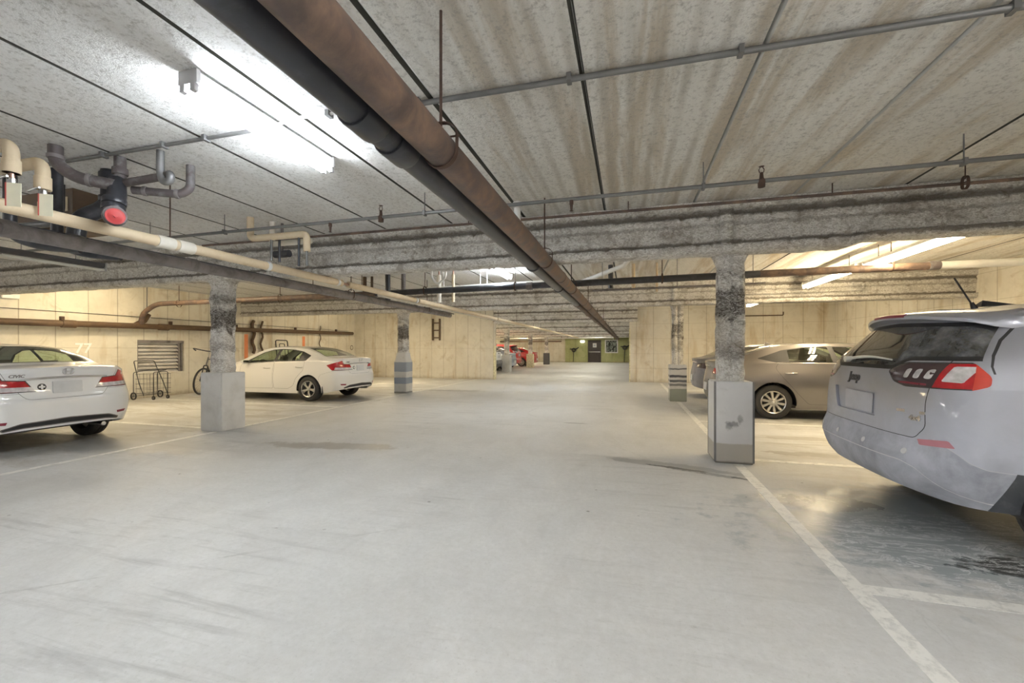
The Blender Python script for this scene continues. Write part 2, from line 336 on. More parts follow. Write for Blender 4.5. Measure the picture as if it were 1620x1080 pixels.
# ------------------------------------------------------------------ mesh helpers
class MB:
    def __init__(s): s.bm = bmesh.new()
    def add(s, vs, fs, mi=0):
        v = [s.bm.verts.new(p) for p in vs]
        for f in fs:
            try: fc = s.bm.faces.new([v[i] for i in f]); fc.material_index = mi
            except ValueError: pass
        return v
    def box(s, a, b, mi=0, mat=None):
        x0, y0, z0 = a; x1, y1, z1 = b
        vs = [Vector(p) for p in ((x0, y0, z0), (x1, y0, z0), (x1, y1, z0), (x0, y1, z0), (x0, y0, z1), (x1, y0, z1), (x1, y1, z1), (x0, y1, z1))]
        if mat is not None: vs = [mat @ v for v in vs]
        s.add(vs, ((0, 3, 2, 1), (4, 5, 6, 7), (0, 1, 5, 4), (1, 2, 6, 5), (2, 3, 7, 6), (3, 0, 4, 7)), mi); return s
    def rings(s, rs, close=True, cap=True, mi=0):
        n = len(rs[0]); vv = [[s.bm.verts.new(p) for p in r] for r in rs]
        for i in range(len(rs) - 1):
            for j in range(n if close else n - 1):
                k = (j + 1) % n
                try: s.bm.faces.new((vv[i][j], vv[i][k], vv[i + 1][k], vv[i + 1][j])).material_index = mi
                except ValueError: pass
        if cap and close:
            for r, rev in ((vv[0], True), (vv[-1], False)):
                try: s.bm.faces.new(r[::-1] if rev else r).material_index = mi
                except ValueError: pass
        return s
    def tube(s, pts, r, seg=12, cap=True, mi=0, fillet=0):
        pts = [Vector(p) for p in pts]
        if fillet: pts = fil(pts, fillet)
        rr = r if isinstance(r, (list, tuple)) else [r] * len(pts)
        t0 = (pts[1] - pts[0]).normalized()
        up = Vector((0, 0, 1)) if abs(t0.z) < .9 else Vector((1, 0, 0))
        n = t0.cross(up).normalized(); rings = []
        for i, p in enumerate(pts):
            a = pts[max(i - 1, 0)]; b = pts[min(i + 1, len(pts) - 1)]
            t = (b - a).normalized(); n = (n - t * n.dot(t)).normalized(); bn = t.cross(n)
            rings.append([p + (n * math.cos(2 * PI * k / seg) + bn * math.sin(2 * PI * k / seg)) * rr[i] for k in range(seg)])
        return s.rings(rings, True, cap, mi)
    def lathe(s, prof, axis='y', c=(0, 0, 0), seg=40, mi=0, close=False):
        c = Vector(c); rs = []
        for h, r in prof:
            ring = []
            for k in range(seg):
                a = 2 * PI * k / seg; u, v = r * math.cos(a), r * math.sin(a)
                ring.append(c + Vector({'x': (h, u, v), 'y': (u, h, v), 'z': (u, v, h)}[axis]))
            rs.append(ring)
        if close: rs.append(rs[0])
        return s.rings(rs, True, False, mi)
    def prism(s, poly, fn, a, b, mi=0):
        """poly list of 2D points, fn(u, v, h) -> 3D"""
        return s.rings([[Vector(fn(u, v, a)) for u, v in poly], [Vector(fn(u, v, b)) for u, v in poly]], True, True, mi)
    def merge(s, bm2, mi=0):
        me = bpy.data.meshes.new('t'); bm2.to_mesh(me); s.bm.from_mesh(me); bpy.data.meshes.remove(me); return s

def fil(pts, r, n=6):
    out = [pts[0]]
    for i in range(1, len(pts) - 1):
        a, b, c = pts[i - 1], pts[i], pts[i + 1]
        d1 = (a - b); d2 = (c - b); q = min(r, d1.length * .49, d2.length * .49)
        p1 = b + d1.normalized() * q; p2 = b + d2.normalized() * q
        for k in range(n + 1):
            t = k / n; out.append(p1 * (1 - t) ** 2 + b * 2 * t * (1 - t) + p2 * t * t)
    out.append(pts[-1]); return out

def smooth_shade(me, ang=.6):
    for p in me.polygons: p.use_smooth = True
    try: me.set_sharp_from_angle(angle=ang)
    except Exception: pass

def obj(name, mb, mats, parent=None, org=None, ang=.6, fixn=True, **props):
    bm = mb.bm if isinstance(mb, MB) else mb
    if fixn: bmesh.ops.recalc_face_normals(bm, faces=bm.faces)
    if org is None and parent is not None: org = Vector(parent.get('_o', (0, 0, 0)))
    if org is not None and Vector(org).length > 0: bmesh.ops.translate(bm, verts=bm.verts, vec=-Vector(org))
    me = bpy.data.meshes.new(name); bm.to_mesh(me); bm.free()
    for m in (mats if isinstance(mats, (list, tuple)) else [mats]): me.materials.append(m)
    smooth_shade(me, ang)
    o = bpy.data.objects.new(name, me); COL.objects.link(o)
    if parent is not None: o.parent = parent; o['_o'] = list(org) if org is not None else [0, 0, 0]
    elif org is not None: o.location = org; o['_o'] = list(org)
    for k, v in props.items(): o[k] = v
    return o

def thing(name, label, cat, loc=(0, 0, 0), group=None):
    o = bpy.data.objects.new(name, None); COL.objects.link(o); o.empty_display_size = .1
    o.location = loc; o['_o'] = list(loc); o['label'] = label; o['category'] = cat
    if group: o['group'] = group
    return o
def tag(o, label, cat, group=None):
    o['label'] = label; o['category'] = cat
    if group: o['group'] = group
    return o
def copy_tree(o, parent=None, loc=None, label=None):
    c = o.copy(); COL.objects.link(c); c.parent = parent
    if loc is not None: c.location = loc
    if label: c['label'] = label
    for ch in list(o.children): copy_tree(ch, c)
    return c
def curve(pts):
    xs = [p[0] for p in pts]; ys = [p[1] for p in pts]; n = len(xs)
    if n == 1: return lambda x: ys[0]
    d = [(ys[i + 1] - ys[i]) / (xs[i + 1] - xs[i]) for i in range(n - 1)]
    m = [d[0]] + [0 if d[i - 1] * d[i] <= 0 else 2 * d[i - 1] * d[i] / (d[i - 1] + d[i]) for i in range(1, n - 1)] + [d[-1]]
    def f(x):
        if x <= xs[0]: return ys[0]
        if x >= xs[-1]: return ys[-1]
        i = 0
        while x > xs[i + 1]: i += 1
        h = xs[i + 1] - xs[i]; t = (x - xs[i]) / h
        return ys[i] * (1 + 2 * t) * (1 - t) ** 2 + h * m[i] * t * (1 - t) ** 2 + ys[i + 1] * t * t * (3 - 2 * t) + h * m[i + 1] * t * t * (t - 1)
    return f
def text_bm(txt, size, ext, mat, bold=0.0, shear=0.0):
    cu = bpy.data.curves.new('t', 'FONT'); cu.body = txt; cu.size = size; cu.extrude = ext; cu.align_x = 'CENTER'; cu.align_y = 'CENTER'
    cu.offset = bold; cu.shear = shear; cu.resolution_u = 3
    ob = bpy.data.objects.new('t', cu); COL.objects.link(ob)
    dg = bpy.context.evaluated_depsgraph_get(); me = bpy.data.meshes.new_from_object(ob.evaluated_get(dg))
    bm = bmesh.new(); bm.from_mesh(me); bm.transform(mat)
    bpy.data.objects.remove(ob); bpy.data.curves.remove(cu); bpy.data.meshes.remove(me)
    return bm
# ------------------------------------------------------------------ light fittings
def fixture(name, label, cat, x, y0, y1, z, emit, group=None, drop=0., along='y', body='white'):
    """strip light with two tubes running along y; z is the underside of the housing"""
    L = y1 - y0; t = thing(name, label, cat, (x, (y0 + y1) / 2, z), group)
    h = L / 2
    T = (lambda p: Vector(p)) if along == 'y' else (lambda p: Vector((p[1], p[0], p[2])))
    def B(mb, a, b):
        a2, b2 = T(a), T(b); mb.box([min(a2[i], b2[i]) for i in range(3)], [max(a2[i], b2[i]) for i in range(3)])
    mb = MB()
    prof = [(-.035, 0), (.035, 0), (.062, .03), (.062, .075), (-.062, .075), (-.062, .03)]
    mb.rings([[T((u, -h, v)) for u, v in prof], [T((u, h, v)) for u, v in prof]])
    obj('housing', mb, M[body], t, (0, 0, 0))
    for s in (-1, 1):
        mb = MB(); B(mb, (-.075, s * h - .012, -.005), (.075, s * h + .012, .08))
        for u in (-.042, .042): B(mb, (u - .018, s * h - .014, -.05), (u + .018, s * h + .014, .0))
        obj('end_plate', mb, M['grey'], t, (0, 0, 0))
    n = 1 if L < 1.9 else 2
    for u in (-.042, .042):
        mb = MB()
        for k in range(n):
            a = -h + k * L / n + .015; b = -h + (k + 1) * L / n - .015
            mb.tube([T((u, a, -.03)), T((u, b, -.03))], .0165, 10)
        obj('tube', mb, emit, t, (0, 0, 0))
    if drop:
        for yy in (-h * .7, h * .7):
            mb = MB(); mb.tube([T((0, yy, .07)), T((0, yy, drop))], .006, 6)
            obj('hanger_rod', mb, M['galv'], t, (0, 0, 0))
    return t
fixture('strip_light', 'bright white two-tube strip light fixed to the ceiling left of the large pipes, nearest one', 'light', -2.62, 1.98, 3.22, 2.99, M['cool'])
fixture('strip_light', 'bright white strip light glaring just below the nearest beam, beyond it', 'light', -2.62, 8.0, 9.24, 2.99, M['cool'])
fixture('strip_light', 'white strip light in the aisle beyond the second beam', 'light', -2.62, 14.0, 15.24, 2.99, M['cool'])
fixture('strip_light', 'unseen white strip light added right above the viewpoint to brighten the beams', 'light', .35, -.95, .27, 2.99, M['near'])  # added out of view to light the beam faces and ceiling
for yy in (-2.4, -5.6):
    fixture('strip_light', 'white strip light on the ceiling %s the viewpoint' % ('just behind' if yy > -3 else 'well behind'), 'light', -2.62, yy, yy + 1.24, 2.99, M['cool'])
for i, yy in enumerate((20.2, 26.4, 32.6, 39.2)):
    fixture('strip_light', 'far aisle strip light between the %s beams' % ('third and fourth', 'fourth and fifth', 'fifth and sixth', 'last')[i], 'light', -2.62, yy, yy + 1.24, 2.99, M['far'])
fixture('suspended_strip_light', 'dark unlit strip light hanging over the leftmost white sedan', 'light', -8.35, 2.5, 4.9, 2.68, M['off'], drop=.40, body='darkg')
fixture('strip_light', 'warm strip light on the ceiling of the left bay, hidden behind the nearest beam', 'light', -9.4, 6.3, 7.54, 2.99, M['warm'])
fixture('strip_light', 'warm strip light near the left wall, hidden behind the nearest beam', 'light', -11.2, 6.3, 7.54, 2.99, M['warm'])
fixture('suspended_strip_light', 'warm strip light over the left bay beyond the second beam', 'light', -8.9, 13.4, 15.8, 2.99, M['warm'])
fixture('suspended_strip_light', 'long warm strip light hanging above the taupe sedan, nearer half', 'light', 4.0, 6.35, 8.7, 2.79, M['warm'], drop=.29)
fixture('suspended_strip_light', 'long warm strip light hanging above the taupe sedan, farther half with white end', 'light', 3.92, 8.78, 11.1, 2.79, M['warm'], drop=.29)
fixture('suspended_strip_light', 'warm strip light over the right bay beyond the second beam', 'light', 3.9, 13.4, 15.8, 2.82, M['warm'], drop=.26)
for i, (x, y0) in enumerate(((3.4, -1.3), (-9.2, -1.3), (3.4, -6.2), (-9.2, -6.2))):  # unseen lamps added to lift the ceiling, beams and SUV side
    fixture('suspended_strip_light', 'unseen neutral fill strip light added over the %s bay %s behind the viewpoint' % (('right', 'left')[i % 2], ('just', 'well')[i // 2]), 'light', x, y0, y0 + 2.4, 2.72, M['near'], drop=.36)
for yy, n_ in ((20.2, 'nearest'), (26.6, 'second'), (32.6, 'third'), (38.2, 'farthest')):
    fixture('suspended_strip_light', 'warm strip light over the far left bays, %s' % n_, 'light', -9.6, yy, yy + 2.4, 2.82, M['warm'], drop=.26)
# ------------------------------------------------------------------ the room
XL, XR, YB, YF = -12.9, 7.3, -9.0, 43.7
def struct(name, mb, mats, **k):
    o = obj(name, mb, mats, **k); o['kind'] = 'structure'; return o
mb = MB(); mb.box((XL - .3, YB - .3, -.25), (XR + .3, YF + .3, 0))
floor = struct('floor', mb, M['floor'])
def pline(x0, y0, x1, y1, wd=.10):
    d = Vector((x1 - x0, y1 - y0, 0)).normalized(); n = Vector((-d.y, d.x, 0)) * wd / 2
    a, b = Vector((x0, y0, 0)), Vector((x1, y1, 0)); mb = MB()
    q = [a + n, a - n, b - n, b + n]
    mb.rings([[v + Vector((0, 0, -.002)) for v in q], [v + Vector((0, 0, .0022)) for v in q]])
    o = obj('painted_line', mb, M['line']); o.parent = floor
for y0, y1 in ((-8.5, 5.47), (5.93, 11.53), (11.97, 17.6)): pline(1.24, y0, 1.24, y1)
for y in (-2.85, -.05, 2.81, 5.72, 8.55, 14.6): pline(1.29 if abs(y - 5.72) > .1 else 1.45, y, 6.6, y)
for y0, y1 in ((-8.5, 5.33), (5.82, 11.45), (11.9, 17.6)): pline(-6.5, y0, -6.5, y1, .09)
for y in (-2.85, -.05, 2.81, 5.55, 8.4, 14.6): pline(-12.2, y, -6.55 if abs(y - 5.55) > .1 else -6.85, y, .09)
# ceiling with open V joints between the planks
mb = MB(); jx = [.75 + 1.03 * k for k in range(-13, 7)]
prof = [(XL - .3, H_C, 0)]
for k, x in enumerate(jx):
    wd = .024 if k in (11,) else .016
    prof += [(x - wd, H_C, 1), (x - .002, H_C + .03, 2), (x + .006, H_C + .012, 2 if k % 3 else 1), (x + wd, H_C, 0)]
prof += [(XR + .3, H_C, 0)]
for i in range(len(prof) - 1):
    a, b = prof[i], prof[i + 1]
    mb.add([(a[0], YB, a[1]), (b[0], YB, b[1]), (b[0], YF, b[1]), (a[0], YF, a[1])], [(0, 1, 2, 3)], a[2])
mb.box((XL - .3, YB - .3, H_C + .04), (XR + .3, YF + .3, H_C + .3))
struct('ceiling', mb, [M['ceil'], M['gapm'], M['caulk']], fixn=False)
# left wall with the louvre opening
LY0, LY1, LZ0, LZ1 = 8.34, 9.60, .69, 1.60
mb = MB()
for a, b in (((XL - .3, YB, 0), (XL, LY0, H_C + .02)), ((XL - .3, LY1, 0), (XL, YF, H_C + .02)), ((XL - .3, LY0, 0), (XL, LY1, LZ0)), ((XL - .3, LY0, LZ1), (XL, LY1, H_C + .02))): mb.box(a, b)
wl = struct('wall_left', mb, M['wall_l'])
for y in (11.73, 14.44):
    m_ = MB(); m_.box((XL - .01, y - .075, .02), (XL + .002, y + .075, 1.87)); o = obj('painted_stripe', m_, M['orangep']); o.parent = wl; o['label'] = 'orange painted stripe'
def glyphs(txt, size, mat4, m, parent, label):
    mb = MB(); mb.merge(text_bm(txt, size, .0015, mat4, .006)); o = obj('painted_number', mb, m); o.parent = parent; o['label'] = label
glyphs('77', .34, Matrix.Translation((XL + .002, 7.16, 1.36)) @ Matrix.Rotation(PI / 2, 4, 'Z') @ Matrix.Rotation(PI / 2, 4, 'X'), plain('white_number_paint', (.98, .98, .96), .6), wl, 'faded white stall number')
mb = MB(); mb.box((XR, YB, 0), (XR + .3, YF, H_C + .02)); wr = struct('wall_right', mb, M['wall_r'])
mb = MB(); mb.box((XL - .3, YB - .3, 0), (XR + .3, YB, H_C + .02)); struct('wall_back', mb, M['wall_p'])
mb = MB(); mb.box((XL, 17.85, 0), (-5.74, 18.1, H_C)); wpl = struct('wall_partition_left', mb, M['wall_p'])
mb = MB(); mb.box((-5.79, 17.845, .0), (-5.735, 18.105, 1.5)); o = obj('edge_paint', mb, M['yellow']); o.parent = wpl; o['label'] = 'yellow painted edge'
mb = MB(); mb.box((.04, 17.95, 0), (XR, 18.2, 2.47)); mb.box((.36, 17.95, 2.47), (XR, 18.2, H_C)); wpr = struct('wall_partition_right', mb, M['wall_q'])
mb = MB(); mb.box((.035, 17.945, 0), (.075, 18.205, 2.2)); o = obj('edge_paint', mb, M['yellow']); o.parent = wpr; o['label'] = 'yellow painted edge'
DX0, DX1, WX0, WX1 = -3.98, -2.66, -2.28, -1.0
mb = MB(); mb.box((XL, YF, 0), (-6.3, YF + .3, H_C)); struct('wall_far_left', mb, M['wall_p'])
mb = MB()
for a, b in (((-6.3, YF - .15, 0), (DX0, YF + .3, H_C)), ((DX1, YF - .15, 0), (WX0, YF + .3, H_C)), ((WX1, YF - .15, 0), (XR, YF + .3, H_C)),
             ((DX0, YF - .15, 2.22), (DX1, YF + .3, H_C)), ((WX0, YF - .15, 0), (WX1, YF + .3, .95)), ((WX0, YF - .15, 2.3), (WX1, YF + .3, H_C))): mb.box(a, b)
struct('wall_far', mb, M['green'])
mb = MB(); mb.box((DX0 + .04, YF - .08, .01), (DX1 - .04, YF - .03, 2.18)); dr = struct('door_1', mb, M['door'])
mb = MB(); mb.box((DX0, YF - .17, 0), (DX0 + .05, YF, 2.22)); mb.box((DX1 - .05, YF - .17, 0), (DX1, YF, 2.22)); mb.box((DX0, YF - .17, 2.17), (DX1, YF, 2.24)); o = obj('door_frame', mb, M['door']); o.parent = dr
mb = MB(); mb.box((DX0 + .1, YF - .15, 1.02), (DX1 - .1, YF - .08, 1.1)); o = obj('push_bar', mb, M['chrome']); o.parent = dr
mb = MB(); mb.box((-3.5, YF - .095, 1.52), (-3.12, YF - .08, 1.95)); o = obj('door_sign', mb, M['white']); o.parent = dr; o['label'] = 'small white sign'
mb = MB(); mb.box((-3.38, YF - .1, 1.65), (-3.24, YF - .094, 1.8)); o = obj('sign_symbol', mb, M['p_blue']); o.parent = dr
# framed window with a dark pane
t = NT('dark_streaked_pane'); p_ = t.obj(); t.col(t.mix(t.ramp(t.noise(t.mapv(p_, (3, 1, 1)), 2.2, 5, .7, 1.), .48, .56), (.03, .035, .03), (.34, .37, .33))); t.rough(.15); M['pane'] = t.m
mb = MB(); mb.box((WX0 + .08, YF - .1, 1.03), (WX1 - .08, YF - .05, 2.22)); wn = struct('window_1', mb, M['pane'])
mb = MB()
for a, b in (((WX0, YF - .2, .95), (WX0 + .1, YF - .02, 2.3)), ((WX1 - .1, YF - .2, .95), (WX1, YF - .02, 2.3)), ((WX0 + .1, YF - .2, .95), (WX1 - .1, YF - .02, 1.05)), ((WX0 + .1, YF - .2, 2.2), (WX1 - .1, YF - .02, 2.3))): mb.box(a, b)
o = obj('window_frame', mb, M['white']); o.parent = wn
# ------------------------------------------------------------------ sprayed beams and columns
def nz(p, s, a):
    return a * (noise.noise(Vector(p) * s) + .5 * noise.noise(Vector(p) * s * 2.3 + Vector((7, 3, 1))))
def beam(yc, x0, x1, label, step=.05, amp=.014):
    hw = .15; amp *= 1.25
    pr = [(-hw, 3.075), (-hw - .01, 3.0), (-hw + .01, 2.965), (-.105, 2.95), (-.09, 2.925), (-.125, 2.90), (-.115, 2.8), (-.10, 2.7), (-.09, 2.63), (-.085, 2.59),
          (-.12, 2.575), (-hw - .005, 2.57), (-hw - .012, 2.53), (-hw, 2.485), (-hw + .05, 2.475), (-.05, 2.478), (0, 2.475)]
    pr2 = []
    for i in range(len(pr) - 1):
        a, b = Vector(pr[i]), Vector(pr[i + 1]); n = max(1, int((b - a).length / (step * .8)))
        pr2 += [a.lerp(b, k / n) for k in range(n)]
    half = pr2 + [Vector(pr[-1])]
    full = half + [Vector((-v.x, v.y)) for v in half[-2::-1]]
    nX = int((x1 - x0) / step); rings = []
    for i in range(nX + 1):
        x = x0 + (x1 - x0) * i / nX; ring = []
        for v in full:
            lift = .07 * max(0, min(1, (x - 2.3) / .25)) * max(0, min(1, (2.62 - v.y) / .08)) if yc < 6 else 0
            dy = nz((x, v.x * 2 + yc, v.y), 7, amp) + nz((x, v.x + yc, v.y), 1.1, amp * .6); dz = nz((x + 40, v.x * 2 + yc, v.y), 6, amp * .8)
            ring.append(Vector((x, yc + v.x + dy, min(H_C, v.y + lift + (dz if v.y < 3.05 else 0)))))
        rings.append(ring)
    mb = MB(); mb.rings(rings, False, False)
    o = obj('sprayed_beam', mb, M['spray'], org=Vector((x0, yc, 2.47)), ang=3.2)
    tag(o, label, 'beam'); return o
def stiffener(b, x, yc):
    mb = MB(); n = 14; rings = []
    for i in range(n + 1):
        z = 3.06 - i * .5 / n; h = .075 + nz((x, z, yc), 9, .012)
        rings.append([Vector((x - h, yc - .13, z)), Vector((x - h * .8, yc - .165 + nz((x, z, 2), 9, .01), z)), Vector((x, yc - .175 + nz((x, z, 5), 9, .01), z)), Vector((x + h * .8, yc - .165, z)), Vector((x + h, yc - .13, z)), Vector((x + h, yc, z)), Vector((x - h, yc, z))])
    mb.rings(rings); obj('stiffener', mb, M['spray'], b, Vector(b['_o']), ang=3)
CY = [5.68, 11.73]
b1 = beam(5.5, XL, XR, 'rough grey sprayed steel beam nearest the camera, spanning the garage', .04, .014); stiffener(b1, 1.1, 5.5); stiffener(b1, -6.6, 5.5)
b2 = beam(11.62, XL, XR, 'rough sprayed beam, second from the camera, over the striped column', .06, .016); stiffener(b2, 1.15, 11.62); stiffener(b2, -6.75, 11.62)
beam(17.85, -5.74, .36, 'rough sprayed beam crossing the aisle opening between the two partition walls', .08, .016)
for yy, lb in ((24, 'first'), (30.1, 'second'), (36.2, 'third'), (42.2, 'fourth')):
    beam(yy, XL, XR, 'rough grey sprayed beam, %s one beyond the partition walls' % lb, .16, .018)
for yy in (-.6, -6.7): beam(yy, XL, XR, 'rough grey sprayed beam %s the viewpoint' % ('overhead just behind' if yy > -2 else 'well behind'), .12, .016)

def column(x, y, label, base='conc', hb=.965, wb=.215, ws=.145, ztop=2.5, step=.03, groove=True):
    t = thing('support_column', label, 'column', (x, y, 0))
    # H-shaped shaft thickly sprayed: rounded square with a shallow groove down each broad face
    n = 44; rings = []; nzr = int((ztop - hb) / step)
    for i in range(nzr + 1):
        z = hb - .01 + (ztop - hb + .01) * i / nzr; ring = []
        flare = .05 * max(0, (z - (ztop - .12)) / .12)
        for k in range(n):
            a = 2 * PI * k / n; ca, sa = math.cos(a), math.sin(a); q = (abs(ca) ** 5 + abs(sa) ** 5) ** -.2
            r = ws * q
            if groove and abs(sa) > .7: r -= .032 * math.exp(-(ca / .16) ** 2)
            r += nz((x + ca * .3, y + sa * .3, z * 1.0), 9, .016) + nz((x + ca * .2, y + sa * .2, z), 3, .012) + flare
            ring.append(Vector((x + ca * r, y + sa * r, z)))
        rings.append(ring)
    mb = MB(); mb.rings(rings); obj('shaft', mb, M['flaky'], t, ang=3.2)
    return t
def base_box(t, x, y, w, h, mat, bev=.012, name='base'):
    mb = MB(); mb.box((x - w, y - w, 0), (x + w, y + w, h))
    bmesh.ops.bevel(mb.bm, geom=mb.bm.edges[:], offset=bev, segments=2, affect='EDGES')
    return obj(name, mb, mat, t)
def m_bands(name, bands, base, metal=0, rough=.5, wav=.03):
    t = NT(name); p = t.pos(); z = t.sep(p)[2]
    n = t.noise(t.mapv(p, (3, 3, 3)), 1.4, 3)
    zz = t.math('ADD', z, t.math('MULTIPLY', t.math('SUBTRACT', n, .5), wav)); c = base
    first = True
    for a, b, cc in bands:
        f = t.math('MULTIPLY', t.ramp(zz, a - .004, a + .004), t.ramp(zz, b - .004, b + .004, 1, 0))
        c = t.mix(f, c, cc)
    d = t.noise(p, 9, 6, .7); c = t.mix(t.ramp(d, .55, .75, 0, .4), c, (.3, .29, .26))
    t.col(c); t.rough(rough); t.b.inputs['Metallic'].default_value = metal; return t.m
# dirt band at the foot and tyre scuff on the near right base
t = NT('near_column_base'); p_ = t.pos(); x_, y_, z_ = t.sep(p_)[:3]; n1 = t.noise(p_, 6, 6, .7, .3); n0 = t.noise(p_, 1.5, 4)
c_ = t.mix(t.ramp(n0, .35, .65), (.60, .60, .61), (.70, .70, .70)); c_ = t.mix(t.ramp(n1, .6, .8, 0, .4), c_, (.36, .35, .33))
c_ = t.mix(t.ramp(t.math('ADD', z_, t.math('MULTIPLY', n1, .04)), .245, .26, .65, 0), c_, (.33, .29, .22))
c_ = t.mix(t.ramp(t.math('ADD', z_, t.math('MULTIPLY', n1, .03)), .03, .05, .8, 0), c_, (.12, .11, .09))
def blob(cx, cz, rx, rz, s):
    u = t.math('DIVIDE', t.math('SUBTRACT', x_, cx), rx); v = t.math('DIVIDE', t.math('SUBTRACT', z_, cz), rz)
    d = t.math('ADD', t.math('SQRT', t.math('ADD', t.math('MULTIPLY', u, u), t.math('MULTIPLY', v, v))), t.math('MULTIPLY', t.math('SUBTRACT', n1, .5), 3.2))
    return t.ramp(d, .6, 1.1, s, 0)
for a_ in ((1.19, .47, .09, .045, .75), (1.26, .53, .035, .05, .6), (1.15, .44, .05, .06, .6)): c_ = t.mix(blob(*a_), c_, (.20, .20, .21))
t.col(c_); t.rough(.6); M['nbase'] = t.m
c1 = column(1.2, CY[0], 'nearest right column with flaking sprayed shaft on a scuffed grey concrete base'); base_box(c1, 1.2, CY[0], .212, .965, M['nbase'])
mb = MB()
for sx in (-1, 1):
    for sy in (-1, 1):
        xx, yy = 1.2 + sx * .212, CY[0] + sy * .212
        mb.box((min(xx, xx - sx * .018), min(yy + sy * .004, yy), .02), (max(xx, xx - sx * .018), max(yy + sy * .004, yy), .965))
        mb.box((min(xx + sx * .004, xx), min(yy, yy - sy * .018), .02), (max(xx + sx * .004, xx), max(yy, yy - sy * .018), .965))
obj('corner_guard', mb, M['galv'], c1)
c2 = column(-6.61, 5.57, 'nearest left column with sprayed shaft on a plain pale concrete base'); base_box(c2, -6.61, 5.57, .225, .96, M['conc'])
c3 = column(1.235, 11.75, 'second right column wrapped in shiny striped sheet metal at its base', hb=.95, ws=.135); 
base_box(c3, 1.235, 11.75, .205, .95, m_bands('striped_metal_wrap', [(0, .33, (.33, .35, .30)), (.62, .68, (.10, .10, .11)), (.5, .56, (.14, .14, .15)), (.82, .86, (.16, .16, .17)), (.40, .46, (.22, .22, .22))], (.60, .59, .57), .6, .3, .06))
c4 = column(-6.73, 11.7, 'second left column with blue-grey and white bands and a tapered base', hb=1.2, ws=.14)
mb = MB(); x_, y_ = -6.73, 11.7
mb.rings([[Vector((x_ + sx * w_, y_ + sy * w_, z_)) for sx, sy in ((-1, -1), (1, -1), (1, 1), (-1, 1))] for z_, w_ in ((0, .205), (.95, .205), (1.08, .165), (1.24, .15))])
bmesh.ops.bevel(mb.bm, geom=[e for e in mb.bm.edges if abs((e.verts[0].co - e.verts[1].co).z) > .1], offset=.01, segments=2, affect='EDGES')
obj('base', mb, m_bands('banded_base_paint', [(.29, .48, (.24, .28, .34)), (.66, .95, (.27, .31, .37)), (.0, .05, (.2, .2, .19))], (.56, .56, .54), 0, .5), c4)
for i, (x, y, mt) in enumerate(((-6.95, 24.0, 'conc'), (-6.95, 30.2, 'yellow'), (-6.9, 36.3, 'darkg'))):
    c = column(x, y, ('far left column with a grey base, first beyond the partition', 'far left column with a pale yellow base', 'far left column with a dark base, farthest')[i], hb=1.0, step=.08)
    base_box(c, x, y, .24, 1.0, M[mt])
for x in (1.2, -6.6): 
    c = column(x, -.6, 'column %s behind the viewpoint' % ('to the right just' if x > 0 else 'to the left just'), step=.1); base_box(c, x, -.6, .212, .96, M['conc'])
# ------------------------------------------------------------------ pipes
def hanger(t, x, y, zc, r, ztop=H_C, mat='rust', axis='y'):
    """clevis hanger: strap ring round the pipe, yoke above it, rod to the ceiling"""
    P = (lambda a, b, c: Vector((x + a, y + b, zc + c))) if axis == 'y' else (lambda a, b, c: Vector((x + b, y + a, zc + c)))
    R = r + .004; w_ = max(.012, r * .17); yk = R + max(.05, r * .7); out = []
    for k in range(13): a = PI + PI * k / 12; out.append((R * math.cos(a), R * math.sin(a)))
    path = [(-R, R * .9)] + out + [(R, R * .9)]
    mb = MB()
    def strap(path, th):
        n = len(path); rs = []
        for i, (a, c) in enumerate(path):
            p0 = path[max(i - 1, 0)]; p1 = path[min(i + 1, n - 1)]; d = Vector((p1[0] - p0[0], p1[1] - p0[1])).normalized(); nn = Vector((d.y, -d.x)) * th
            rs.append([P(a, -w_, c), P(a + nn.x, -w_, c + nn.y), P(a + nn.x, w_, c + nn.y), P(a, w_, c)])
        mb.rings(rs)
    strap(path, .005)
    obj('hanger_strap', mb, M[mat], t); mb = MB()
    arch = [(-R - .006, R * .55)] + [(-(R + .006) * math.cos(a), R * .9 + (yk - R * .9) * math.sin(a)) for a in [PI * k / 10 for k in range(11)]] + [(R + .006, R * .55)]
    strap(arch, .005); obj('hanger_yoke', mb, M[mat], t)
    mb = MB(); mb.tube([P(0, 0, R + .02), Vector((x, y, ztop))], max(.005, min(.008, r * .12)), 8); obj('hanger_rod', mb, M[mat], t)
    mb = MB(); mb.tube([P(-R - .018, 0, R * .75), P(R + .018, 0, R * .75)], .005, 6); obj('hanger_bolt', mb, M[mat], t)
def pipe(name, label, pts, r, mat, cat='pipe', group=None, fillet=0, seg=18, sub='pipe_run'):
    o0 = Vector(pts[0]); t = thing(name, label, cat, o0, group)
    mb = MB(); mb.tube(pts, r, seg, fillet=fillet); obj(sub, mb, M[mat], t, ang=.9); return t
def collar(t, p, d, r, ln, mat, name='coupling'):
    p = Vector(p); d = Vector(d).normalized(); mb = MB()
    mb.tube([p - d * ln / 2, p - d * (ln / 2 - .006), p + d * (ln / 2 - .006), p + d * ln / 2], [r * .97, r, r, r * .97], 20)
    return obj(name, mb, M[mat], t, ang=.5)
Y_ = (0, 1, 0)
t = pipe('drain_pipe', 'large rusty brown pipe running down the aisle, right of the black one', [(-.925, -6, 2.365), (-.925, 43.5, 2.365)], .082, 'brown')
for y in (1.98, 4.75, 7.1, 10.2, 13.4, 16.6, 21, 26, 31.5, 38): hanger(t, -.925, y, 2.365, .082, H_C)
for y in (5.9, 9.1, 11.9, 14.5, 17, 20, 23.2, 27): collar(t, (-.925, y, 2.365), Y_, .088, .05, 'brown')
t = pipe('drain_pipe', 'large black pipe running down the aisle, left of the rusty one', [(-1.125, -6, 2.385), (-1.125, 9.6, 2.385)], .078, 'blackp')
